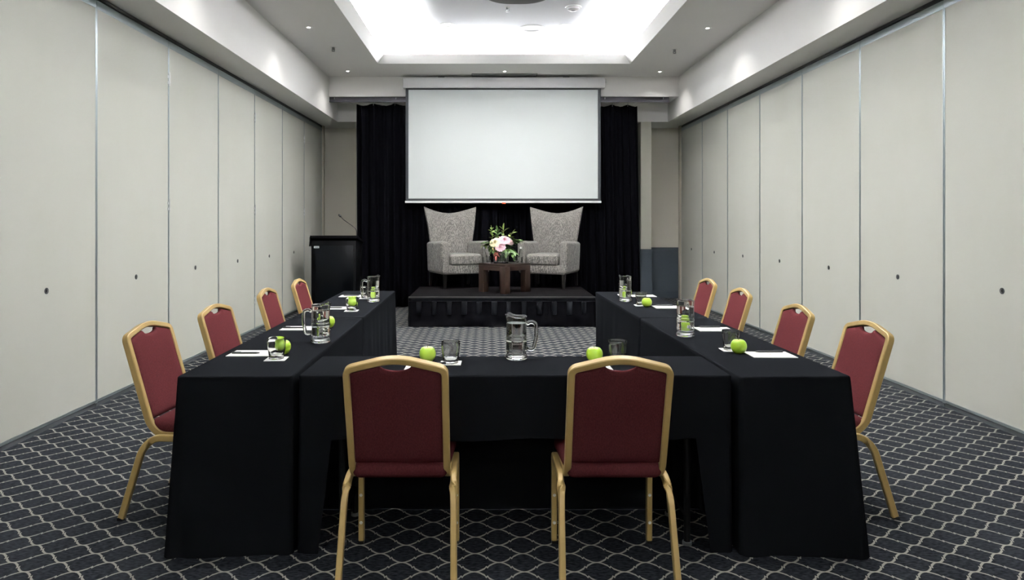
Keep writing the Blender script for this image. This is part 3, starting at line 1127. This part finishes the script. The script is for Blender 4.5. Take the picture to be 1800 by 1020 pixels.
sprig('dark green leaves between the cream flower and the left bottle', V(-.13, -.06, .0), V(-.09, -.04, .10), (VX - .04, VY - .02, ZT + .03), M['leaf'], 20, .07, .032, 14, .4)
rnd = random.Random(4)
t = thing('berry_sprig', 'cluster of small cream berries below the cream flower', 'berries', b0, 0, 'greenery in the vase')
MB().tube([(-.02, -.04, .0), (-.05, -.08, .13), (-.085, -.12, .20)], .003, 6, up=(0, 1, 0)).build('stem', M['leaf'], t, smooth=True)
for i in range(16):
    c = (-.085 + rnd.uniform(-.05, .04), -.125 + rnd.uniform(-.02, .02), .195 + rnd.uniform(-.035, .035))
    MB().lathe([(0, -.009), (.007, -.006), (.009, 0), (.007, .006), (0, .009)], 8, c).build('berry', M['berry'], t, smooth=True)

# bottles and glasses beside the vase
def make_bottle():
    t = thing('water_bottle', '', 'bottle')
    outer = [(0, 0), (.028, 0), (.031, .004), (.031, .11), (.029, .13), (.016, .165), (.0125, .185), (.0125, .208), (.014, .21)]
    inner = [(.011, .21), (.010, .185), (.013, .165), (.0265, .13), (.0285, .11), (.0285, .01), (0, .008)]
    MB().lathe(outer + inner, 28).build('vessel', M['glass'], t, smooth=True)
    MB().lathe([(0, .009), (.029, .009), (.029, .085), (0, .085)], 24).build('water', M['water'], t, smooth=True)
    MB().lathe([(0, .232), (.0135, .230), (.0145, .226), (.0145, .205)], 20).build('cap', M['white_plastic'], t, smooth=True)
    return t
def tumbler_mesh(h, rt, rb, base):
    def facet(x, y, z, a, r):
        k = 1 + .022 * abs(math.cos(a * 5)) * max(0, 1 - z / (base * 1.3)) if z < base * 1.3 else 1
        return (x * k, y * k, z)
    outer = [(0, 0.001), (rb * .9, 0), (rb, .002), (rb, base * .8), (rb * 1.05, base * 1.3), (rb + (rt - rb) * .6, h * .5), (rb + (rt - rb) * .9, h * .78), (rt, h - .001), (rt - .0008, h)]
    wall = .0013
    inner = [(rt - .0012, h - .0008), (rb + (rt - rb) * .9 - wall, h * .78), (rb + (rt - rb) * .6 - wall, h * .5), (rb * 1.0 - wall * .6, base * 1.5), (rb * .85, base * 1.08), (rb * .5, base), (0, base)]
    return MB().lathe(outer + inner, 48, fn=facet)
bt = Stock(make_bottle())
bt.place((-.055, 9.84, ZT), 0, 'small clear water bottle on the coffee table, left of the vase', 'water bottles on the coffee table')
bt.place((.468, 9.84, ZT), 0, 'small clear water bottle on the coffee table, right of the vase', 'water bottles on the coffee table')
sg = tumbler_mesh(.10, .036, .03, .014).build('drinking_glass', M['glass'], smooth=True, angle=50)
tag(sg, '', 'glass')
sgs = Stock(sg)
sgs.place((.008, 9.80, ZT), 0, 'clear tumbler on the coffee table between left bottle and vase', 'tumblers on the coffee table')
sgs.place((.405, 9.80, ZT), 0, 'clear tumbler on the coffee table between vase and right bottle', 'tumblers on the coffee table')

# ------------------------------------------------------------------ conference tables and cloths
ZTOP = .747
def table(label, cx, cy, w, l, rz, along):
    """w across, l along; along 'x' or 'y'"""
    t = thing('folding_table', label, 'table', (cx, cy, 0), rz, 'folding tables in the U')
    hx, hy = (l / 2, w / 2) if along == 'x' else (w / 2, l / 2)
    hx, hy = hx - .012, hy - .012
    MB().rbox(-hx, hx, -hy, hy, .712, .742, .004, 2).build('tabletop', M['laminate'], t, smooth=True)
    for s in (-1, 1):
        for q in (-1, 1):
            x, y = (s * (hx - .16), q * (hy - .05)) if along == 'x' else (q * (hx - .05), s * (hy - .16))
            lg = MB().cyl((x, y, .012), .014, .70, 14).build('leg', M['laminate'], t, smooth=True)
            MB().lathe([(0, 0), (.02, 0), (.02, .014), (0, .018)], 14, (x, y, 0)).build('foot_cap', M['chrome'], lg, smooth=True)
        if along == 'x':
            MB().box(s * (hx - .16) - .01, s * (hx - .16) + .01, -hy + .05, hy - .05, .12, .14).build('brace', M['laminate'], t)
        else:
            MB().box(-hx + .05, hx - .05, s * (hy - .16) - .01, s * (hy - .16) + .01, .12, .14).build('brace', M['laminate'], t)
    return t

def tablecloth(label, cx, cy, hx, hy, rz, drops, seed):
    """drops: per side S,E,N,W = dict(L=fn(t 0..1 along the side, counter-clockwise) -> drop, flare, fold)"""
    rnd = random.Random(seed)
    r = .018
    samples = []    # (px, py, nx, ny, side, t)
    sides = [('S', (-hx, -hy), (hx, -hy), (0, -1)), ('E', (hx, -hy), (hx, hy), (1, 0)), ('N', (hx, hy), (-hx, hy), (0, 1)), ('W', (-hx, hy), (-hx, -hy), (-1, 0))]
    for si, (sd, a, b, nrm) in enumerate(sides):
        L_ = math.hypot(b[0] - a[0], b[1] - a[1])
        dx, dy = (b[0] - a[0]) / L_, (b[1] - a[1]) / L_
        n = max(12, int(L_ / .02))
        ts = [i / n for i in range(n + 1)]
        ts += drops[sd].get('knots', [])
        ts = sorted(set(ts))
        for t_ in ts:
            d = r + (L_ - 2 * r) * t_
            samples.append((a[0] + dx * d, a[1] + dy * d, nrm[0], nrm[1], sd, t_))
        nn = sides[(si + 1) % 4][3]
        c = (b[0] - dx * r - nrm[0] * r, b[1] - dy * r - nrm[1] * r)
        for k in range(1, 5):
            f = k / 5
            ang = math.atan2(nrm[1], nrm[0]) + f * PI / 2
            samples.append((c[0] + r * math.cos(ang), c[1] + r * math.sin(ang), math.cos(ang), math.sin(ang), sd + sides[(si + 1) % 4][0], f))
    def taper(x, y, sd, t_, q):
        if len(sd) == 1 and 'taper' in drops[sd]:
            a_, b_, amt = drops[sd]['taper']
            if t_ <= a_:
                return (-hx + (x + hx) * (1 - amt * q), y)
            if t_ >= b_:
                return (hx - (hx - x) * (1 - amt * q), y)
        return (x, y)
    fr = [0, .004, .012, .03, .08, .16, .26, .36, .46, .56, .66, .76, .86, .94, 1.0]
    vs, fs = [], []
    P = len(samples)
    p1, p2, p3 = rnd.uniform(0, 6), rnd.uniform(0, 6), rnd.uniform(0, 6)
    # top rings
    for inset in (.05, .006):
        for (x, y, nx, ny, sd, t_) in samples:
            vs.append((max(-hx + inset, min(hx - inset, x)), max(-hy + inset, min(hy - inset, y)), ZTOP))
    arc = 0.0
    prev = None
    for r_, f in enumerate(fr):
        arc = 0.0
        prev = None
        for (x, y, nx, ny, sd, t_) in samples:
            if prev:
                arc += math.hypot(x - prev[0], y - prev[1])
            prev = (x, y)
            if len(sd) == 1:
                D = drops[sd]
                Lh = D['L'](t_)
                flare, fold = D.get('flare', 0.0), D.get('fold', .01)
                if 'flare_fn' in D:
                    flare = D['flare_fn'](t_)
            else:
                A, B = drops[sd[0]], drops[sd[1]]
                Lh = A['L'](1.0) * (1 - t_) + B['L'](0.0) * t_
                fa = A['flare_fn'](1.0) if 'flare_fn' in A else A.get('flare', 0)
                fb = B['flare_fn'](0.0) if 'flare_fn' in B else B.get('flare', 0)
                flare = fa * (1 - t_) + fb * t_
                flare += .5 * max(0, min(fa, fb)) * math.sin(PI * t_)
                fold = A.get('fold', .01) * (1 - t_) + B.get('fold', .01) * t_
            d = .012 * math.sin(f / .012 * PI / 2) if f <= .012 else f * Lh
            if f <= .012:
                off = .006 * (1 - math.cos(f / .012 * PI / 2)) - .004
                z = ZTOP - (0, .002, .006)[r_]
                off = (-.004, -.001, .002)[r_]
            else:
                z = ZTOP - max(.008, f * Lh)
                q = f * Lh / .74
                w = fold * q * (math.sin(arc * 17 + p1) + .6 * math.sin(arc * 31 + p2) + .5 * math.sin(arc * 7.3 + p3))
                off = .002 + flare * q + max(w, -.0015 - flare * q if flare < .01 else -.02)
            if f > .012 and Lh > .6:
                x, y = taper(x, y, sd, t_, q)
            zz = z + (.006 * math.sin(arc * 9 + p2) if f == 1.0 and Lh < .6 else 0)
            if f == 1.0 and Lh > .6:
                zz = max(.0006, zz)
            vs.append((x + nx * off, y + ny * off, max(.0006, zz)))
    R_ = len(fr) + 2
    for k in range(R_ - 1):
        for i in range(P):
            j = (i + 1) % P
            fs.append((k * P + i, k * P + j, (k + 1) * P + j, (k + 1) * P + i))
    fs.append(tuple(range(P)))
    o = MB().add(vs, fs).build('tablecloth', M['cloth'], smooth=True, angle=70)
    o.location = (cx, cy, 0)
    o.rotation_euler = (0, 0, rz)
    tag(o, label, 'tablecloth', 'black tablecloths')
    return o

FULL = ZTOP - .0006
def full(t):
    return FULL
def tails(short, a, b):
    def fn(t):
        return FULL if (t < a or t > b) else short
    return fn
def kn(a, b):
    return [a - .004, a, a + .0015, b - .0015, b, b + .004]

R1 = math.radians(.8)
R2 = math.radians(.95)
FT = (.115, 3.135, .92, .21)
LN = (-1.082, 3.785, .242, .882)
LF = (-1.108, 5.60, .242, .90)
RN = (1.283, 3.785, .237, .882)
RF = (1.252, 5.562, .237, .86)
table('black folding table under the cloth nearest the viewer, across the U', FT[0], FT[1], .42, 1.84, 0, 'x')
table('black folding table under the near cloth of the left row', LN[0], LN[1], .484, 1.764, R1, 'y')
table('black folding table under the far cloth of the left row', LF[0], LF[1], .484, 1.82, R1, 'y')
table('black folding table under the near cloth of the right row', RN[0], RN[1], .474, 1.764, R2, 'y')
table('black folding table under the far cloth of the right row', RF[0], RF[1], .474, 1.74, R2, 'y')

SHORT = .272
tablecloth('black tablecloth over the cross table in front, its front hem raised above dark carpet', FT[0], FT[1], FT[2], FT[3], 0,
           dict(S=dict(L=tails(SHORT, .068, .925), flare=.02, fold=.006, knots=kn(.068, .925), taper=(.068, .925, .35)), E=dict(L=full, fold=0), N=dict(L=full, flare=.0, fold=.006), W=dict(L=full, fold=0)), 1)
OUT = .262
tablecloth('black floor-length tablecloth on the near table of the left row', LN[0], LN[1], LN[2], LN[3], R1,
           dict(S=dict(L=full, flare_fn=lambda t: .015 + .02 * (1 - t), fold=.006), E=dict(L=full, fold=.001), N=dict(L=full, fold=0),
                W=dict(L=tails(OUT, .06, .92), flare=.04, fold=.004, knots=kn(.06, .92))), 2)
tablecloth('black tablecloth on the far table of the left row, beside the lectern', LF[0], LF[1], LF[2], LF[3], R1,
           dict(S=dict(L=full, fold=0), E=dict(L=full, flare=.012, fold=.012), N=dict(L=full, flare=.02, fold=.01),
                W=dict(L=tails(OUT, .06, .94), flare=.03, fold=.004, knots=kn(.06, .94))), 3)
tablecloth('black floor-length tablecloth on the near table of the right row', RN[0], RN[1], RN[2], RN[3], R2,
           dict(S=dict(L=full, flare_fn=lambda t: .015 + .03 * t, fold=.007), E=dict(L=tails(OUT, .08, .94), flare=.05, fold=.004, knots=kn(.08, .94)),
                N=dict(L=full, fold=0), W=dict(L=full, fold=.001)), 4)
tablecloth('black tablecloth on the far table of the right row, beside the stage', RF[0], RF[1], RF[2], RF[3], R2,
           dict(S=dict(L=full, fold=0), E=dict(L=tails(OUT, .06, .94), flare=.03, fold=.004, knots=kn(.06, .94)),
                N=dict(L=full, flare=.02, fold=.01), W=dict(L=full, flare=.012, fold=.012)), 5)

# ------------------------------------------------------------------ banquet chairs
def make_chair():
    t = thing('banquet_chair', '', 'chair')
    G = M['gold']
    HWU, HWL = .184, .207      # lateral centre of uprights and of legs
    def lean(z):
        return (.845 - z) * .30
    # back frame: one bent tube, up one side, over the crown and down the other, feet turned forward under the seat
    half = [(.40, .395), (.175, .395), (lean(.445), .445), (lean(.60), .60), (lean(.845), .845)]   # (y, z)
    side = arc_path([(0, y, z) for y, z in half], [.06, .03, .02], 6)
    pts = [(HWU, p.y, p.z) for p in side[:-1]]
    crown = arc_path([(HWU, lean(.78), .78), (HWU, lean(.849), .849), (0, lean(.895), .895), (-HWU, lean(.849), .849), (-HWU, lean(.78), .78)],
                     [.024, .075, .024], 7)
    path = pts + [tuple(p) for p in crown] + [(-x, y, z) for x, y, z in reversed(pts)]
    # sweep with a frame that keeps one axis normal to the back plane
    n = len(path)
    prof = rrect(.026, .032, .0035, 1)
    P = [Vector(p) for p in path]
    vs, fs = [], []
    m = len(prof)
    bn = Vector((0, 1, .30)).normalized()
    for i, p in enumerate(P):
        tg = (P[min(i + 1, n - 1)] - P[max(i - 1, 0)]).normalized()
        ax = Vector((1, 0, 0))
        if abs(tg.x) < .05:
            s = ax if p.x > 0 else ax * -1
            s = s * 1.0
            w = s.cross(tg).normalized()
        else:
            w = bn
            s = tg.cross(w).normalized()
        if p.x >= 0 and i < n / 2 or True:
            pass
        # outward direction: keep consistent orientation along the sweep
        ctr = Vector((0, p.y, .6))
        out = (p - ctr)
        if s.dot(Vector((out.x, 0, out.z if abs(tg.x) > .05 else 0))) < 0:
            s = -s
        w = tg.cross(s).normalized()
        for a_, b_ in prof:
            vs.append(p + s * a_ + w * b_)
    for i in range(n - 1):
        for k in range(m):
            fs.append((i * m + k, i * m + (k + 1) % m, (i + 1) * m + (k + 1) % m, (i + 1) * m + k))
    fs += [tuple(range(m)), tuple(range((n - 1) * m, n * m))]
    MB().add(vs, fs).build('back_frame', G, t, smooth=True, angle=32)
    # upholstered back, front and rear cushioned, with the hand hole notch at the top
    def ztop(x):
        ax = abs(x)
        z = min(.895 - .25 * ax, .8865) - .0145
        if ax < .060:
            z = min(z, .866 - .024 * math.sqrt(max(0, 1 - (ax / .060) ** 2)))
        return z
    hw = .1735
    us = [-1, -.985, -.93, -.82, -.7, -.58, -.48, -.42, -.38, -.36, -.345, -.32, -.28, -.22, -.15, -.07]
    us = us + [0] + [-u for u in reversed(us)]
    vv = [0, .015, .06, .15, .3, .45, .6, .75, .88, .95, .985, 1.0]
    vs, fs = [], []
    nu, nv = len(us), len(vv)
    for f in (0, 1):
        for u in us:
            for v in vv:
                x = u * hw
                z = .464 + v * (ztop(x) - .464)
                e = (1 - abs(u) ** 10) ** .5 * (1 - abs(2 * v - 1) ** 24) ** .5
                th = .008 + .010 * e
                vs.append((x, lean(z) + (th if f == 0 else -th * .75), z))
    def ix(i, j, f):
        return f * nu * nv + i * nv + j
    for i in range(nu - 1):
        for j in range(nv - 1):
            fs.append((ix(i, j, 0), ix(i + 1, j, 0), ix(i + 1, j + 1, 0), ix(i, j + 1, 0)))
            fs.append((ix(i, j, 1), ix(i, j + 1, 1), ix(i + 1, j + 1, 1), ix(i + 1, j, 1)))
        fs.append((ix(i, 0, 0), ix(i, 0, 1), ix(i + 1, 0, 1), ix(i + 1, 0, 0)))
        fs.append((ix(i, nv - 1, 0), ix(i + 1, nv - 1, 0), ix(i + 1, nv - 1, 1), ix(i, nv - 1, 1)))
    for j in range(nv - 1):
        fs.append((ix(0, j, 0), ix(0, j + 1, 0), ix(0, j + 1, 1), ix(0, j, 1)))
        fs.append((ix(nu - 1, j, 0), ix(nu - 1, j, 1), ix(nu - 1, j + 1, 1), ix(nu - 1, j + 1, 0)))
    MB().add(vs, fs).build('backrest', M['burgundy'], t, smooth=True, angle=60)
    # seat pad
    def sf(v):
        k = (v.y - .11) / .37
        x = v.x * (.94 + .11 * k)
        dome = .008 * max(0, 1 - (v.x / .2) ** 2) if v.z > .44 else 0
        sag = -.010 * max(0, 1 - (v.x / .16) ** 2) if v.z < .415 else 0
        return Vector((x, v.y, v.z + dome + sag))
    MB().rbox(-.198, .198, .108, .475, .395, .462, .031, 5, sf).build('seat', M['burgundy'], t, smooth=True, angle=80)
    pr = rrect(.024, .030, .0035, 1)
    for s in (-1, 1):
        # side rail that bends down into the rear leg
        p = arc_path([(s * HWL, .36, .388), (s * HWL, .155, .388), (s * (HWL + .004), .098, .335), (s * (HWL + .010), .0, .012)], [.05, .06], 9)
        lg = MB().sweep(p, pr, up=(0, 1, .9)).build('rear_leg', G, t, smooth=True, angle=32)
        MB().box(s * (HWL + .010) - .011, s * (HWL + .010) + .011, -.017, .013, 0, .014).build('foot_cap', M['black_plastic'], lg)
        p = arc_path([(s * HWL, .30, .388), (s * HWL, .432, .388), (s * HWL, .436, .012)], [.03], 5)
        lg = MB().sweep(p, pr, up=(0, 1, .9)).build('front_leg', G, t, smooth=True, angle=32)
        MB().box(s * HWL - .011, s * HWL + .011, .421, .451, 0, .014).build('foot_cap', M['black_plastic'], lg)
        for z in (.092, .212):
            MB().lathe([(0, .006), (.005, .005), (.0075, .001), (.0075, 0)], 12,
                       fn=lambda x, y, zz, a, r: (x, -zz, y), c=(s * HWL, .421, z)).build('stud', M['stud'], lg, smooth=True)
    return t
ch = Stock(make_chair())
G = 'burgundy and gold banquet chairs'
CH = [
    (-.345, 2.57, 0, 'burgundy and gold banquet chair seen from behind, left of the two in front'),
    (.495, 2.57, 0, 'burgundy and gold banquet chair seen from behind, right of the two in front'),
    (-1.70, 3.445, -95, 'burgundy and gold banquet chair on the left side, nearest the viewer'),
    (-1.655, 4.18, -95, 'burgundy and gold banquet chair on the left side, second from the viewer'),
    (-1.67, 5.2, -90, 'burgundy and gold banquet chair on the left side, third from the viewer'),
    (-1.66, 6.04, -90, 'burgundy and gold banquet chair on the left side, farthest, in front of the lectern'),
    (1.91, 3.46, 91.5, 'burgundy and gold banquet chair on the right side, nearest the viewer'),
    (1.875, 4.17, 90, 'burgundy and gold banquet chair on the right side, second from the viewer'),
    (1.91, 5.2, 90, 'burgundy and gold banquet chair on the right side, third from the viewer'),
    (1.94, 6.08, 92, 'burgundy and gold banquet chair on the right side, farthest, before the blue wainscot'),
]
for x, y, r, lab in CH:
    ch.place((x, y, 0), math.radians(r), lab, G)

# ------------------------------------------------------------------ things on the tables
ZI = ZTOP + .0005
def make_pad():
    t = thing('notepad', '', 'notepad')
    MB().box(-.074, .074, -.105, .105, 0, .003).build('sheets', M['paper'], t)
    MB().box(-.012, .012, -.004, .004, .003, .0033).build('printed_mark', M['print'], t)
    return t
def make_pen():
    t = thing('pen', '', 'pen')
    MB().sweep([(-.055, 0, .0045), (.062, 0, .0045), (.064, 0, .0045)], [(.0044 * math.cos(2 * PI * k / 12), .0044 * math.sin(2 * PI * k / 12)) for k in range(12)]).build('barrel', M['black_plastic'], t, smooth=True)
    MB().sweep([(-.072, 0, .0045), (-.07, 0, .0045), (-.055, 0, .0045)], [(.0042 * math.cos(2 * PI * k / 12), .0042 * math.sin(2 * PI * k / 12)) for k in range(12)],
               scale=lambda u: .2 + .8 * u).build('tip', M['black_plastic'], t, smooth=True)
    MB().box(.02, .062, -.0012, .0012, .0088, .0105).build('clip', M['rubber'], t)
    return t
def make_apple():
    t = thing('apple', '', 'apple')
    R = .0385
    prof = []
    for i in range(25):
        a = -PI / 2 + PI * i / 24
        r = R * math.cos(a) ** .82 if abs(a) < PI / 2 - 1e-6 else 0
        z = R * .98 * math.sin(a)
        if i > 19:
            z -= .007 * ((i - 19) / 5) ** 1.5
        if i < 4:
            z += .006 * ((4 - i) / 4) ** 1.5
        r *= 1 + .04 * math.sin(a)
        prof.append((r, z + R * .93))
    zmin = min(z for r, z in prof)
    prof = [(r, z - zmin) for r, z in prof]
    MB().lathe(prof, 32, fn=lambda x, y, z, a, r: (x * (1 + .009 * math.cos(5 * a)), y * (1 + .009 * math.cos(5 * a)), z)).build('flesh', M['apple'], t, smooth=True, angle=180)
    zt = prof[-1][1]
    MB().tube([(0, 0, zt - .003), (.001, 0, zt + .007), (.004, .001, zt + .014)], .0013, 6, up=(0, 1, 0)).build('stem', M['stem'], t, smooth=True)
    return t
def make_jug():
    t = thing('water_jug', '', 'jug')
    Hh = .205
    def sp_(x, y, z, a, r):
        # spout at angle PI (local -x), handle at +x
        k = max(0, (z - .165) / (Hh - .165))
        d = math.atan2(math.sin(a - PI), math.cos(a - PI))
        g_ = math.exp(-(d / .35) ** 2)
        sh = math.exp(-((abs(d) - .75) / .45) ** 2)
        rr = 1 + .10 * g_ * k ** 1.5
        return (x * rr, y * rr, z + (.013 * sh + .006 * g_) * k ** 2)
    def outer(x, y, z, a, r):
        if .036 < z < .088:
            k = 1 - .035 * (1 - abs(math.cos(a * 5.0))) * math.sin(PI * (z - .036) / .052) ** .3
            x, y = x * k, y * k
        return sp_(x, y, z, a, r)
    prof = [(0, .003), (.036, .002), (.044, 0), (.0505, .004), (.052, .010), (.051, .018), (.0465, .024), (.046, .030), (.0485, .036), (.0492, .045), (.0492, .062), (.0492, .08),
            (.0485, .087), (.050, .090), (.0505, .0935), (.0495, .097), (.0475, .10), (.0475, .13), (.0478, .165), (.0482, .18), (.0488, .19), (.0498, .197), (.0502, .2025), (.0492, Hh)]
    inn_ = [(.0475, .2035), (.0462, .197), (.0455, .19), (.0452, .18), (.0448, .165), (.0445, .13), (.0444, .10), (.0444, .08), (.0444, .06), (.0442, .045), (.043, .036), (.038, .031), (.02, .030), (0, .030)]
    MB().lathe(prof + inn_, 72, fn=outer).build('vessel', M['glass'], t, smooth=True, angle=180)
    hp = arc_path([(.046, 0, .164), (.066, 0, .178), (.092, 0, .170), (.095, 0, .12), (.089, 0, .080), (.078, 0, .044), (.047, 0, .052)], [.012, .022, .04, .03, .015], 6)
    MB().sweep(hp, rrect(.018, .012, .005, 3), up=(0, 1, 0.001)).build('handle', M['glass'], t, smooth=True, angle=180)
    MB().lathe([(0, .0295), (.038, .0305), (.0437, .037), (.0456, .046), (.0456, .10), (.0458, .13), (.0462, .172), (.0462, .1722), (0, .1722)], 48).build('water', M['water'], t, smooth=True, angle=50)
    return t
def coaster():
    o = MB().box(-.048, .048, -.048, .048, 0, .0022).build('coaster', M['coaster'])
    return tag(o, '', 'coaster')
pads, pens, apples, jugs, coasters = Stock(make_pad()), Stock(make_pen()), Stock(make_apple()), Stock(make_jug()), Stock(coaster())
gls = Stock(tag(tumbler_mesh(.10, .0435, .0345, .017).build('tumbler', M['glass'], smooth=True, angle=50), '', 'glass'))

# place: (name of the place, pad xy, pad rot, pen xy rot, coaster xy, rot, apple xy)
PL = 'near-left'
S = [
    ('at the front setting of the left row', (-1.165, 3.405), 90, (-1.195, 3.385), 180, (-1.005, 3.268), 4, (-1.012, 3.395)),
    ('at the second setting of the left row', (-1.15, 4.205), 90, (-1.185, 4.195), 180, (-1.0, 4.11), 2, (-.985, 4.25)),
    ('at the third setting of the left row', (-1.16, 5.19), 90, (-1.165, 5.17), 180, (-1.0, 5.04), 3, (-1.02, 5.17)),
    ('at the last setting of the left row, towards the lectern', (-1.19, 6.03), 90, (-1.2, 6.03), 180, (-1.045, 5.86), 3, (-.985, 5.93)),
    ('at the front setting of the right row', (1.38, 3.37), -90, (1.40, 3.422), 0, (1.232, 3.495), -3, (1.243, 3.415)),
    ('at the second setting of the right row', (1.365, 4.165), -90, (1.36, 4.226), 0, (1.228, 4.27), -3, (1.20, 4.17)),
    ('at the third setting of the right row', (1.37, 5.25), -90, (1.36, 5.312), 0, (1.19, 5.36), -3, (1.216, 5.275)),
    ('at the last setting of the right row, towards the curtain', (1.36, 6.05), -90, (1.36, 6.12), 0, (1.205, 6.13), -3, (1.22, 6.03)),
    ('at the left setting of the cross table', (-.295, 3.045), 0, (-.255, 3.125), 12, (-.172, 3.17), 0, (-.283, 3.215)),
    ('at the right setting of the cross table', (.475, 3.045), 0, (.47, 3.09), 5, (.60, 3.19), 0, (.495, 3.205)),
]
for nm, pad, pr_, pen, per, co, cr, ap_ in S:
    pads.place((pad[0], pad[1], ZI), math.radians(pr_), f'white notepad {nm}', 'notepads on the tables')
    pens.place((pen[0], pen[1], ZI + .0034), math.radians(per), f'black pen on the notepad {nm}', 'pens on the notepads')
    coasters.place((co[0], co[1], ZI), math.radians(cr), f'square white coaster {nm}', 'coasters on the tables')
    gls.place((co[0], co[1], ZI + .0024), math.radians(cr), f'clear tumbler on a coaster {nm}', 'tumblers on the coasters')
    apples.place((ap_[0], ap_[1], ZI), random.uniform(0, 6), f'green apple {nm}', 'green apples on the tables')
J = [
    ((.135, 3.275), 0, 'glass water jug in the middle of the cross table, handle to the right'),
    ((-.907, 3.73), 180, 'glass water jug on the left row, nearer of its two'),
    ((-.938, 5.63), 185, 'glass water jug on the left row, farther one near the lectern'),
    ((1.126, 3.93), 62, 'glass water jug on the right row, nearer of its two'),
    ((1.127, 5.66), 60, 'glass water jug on the right row, farther one near the stage'),
]
for (x, y), r, lab in J:
    jugs.place((x, y, ZI), math.radians(r), lab, 'water jugs on the tables')
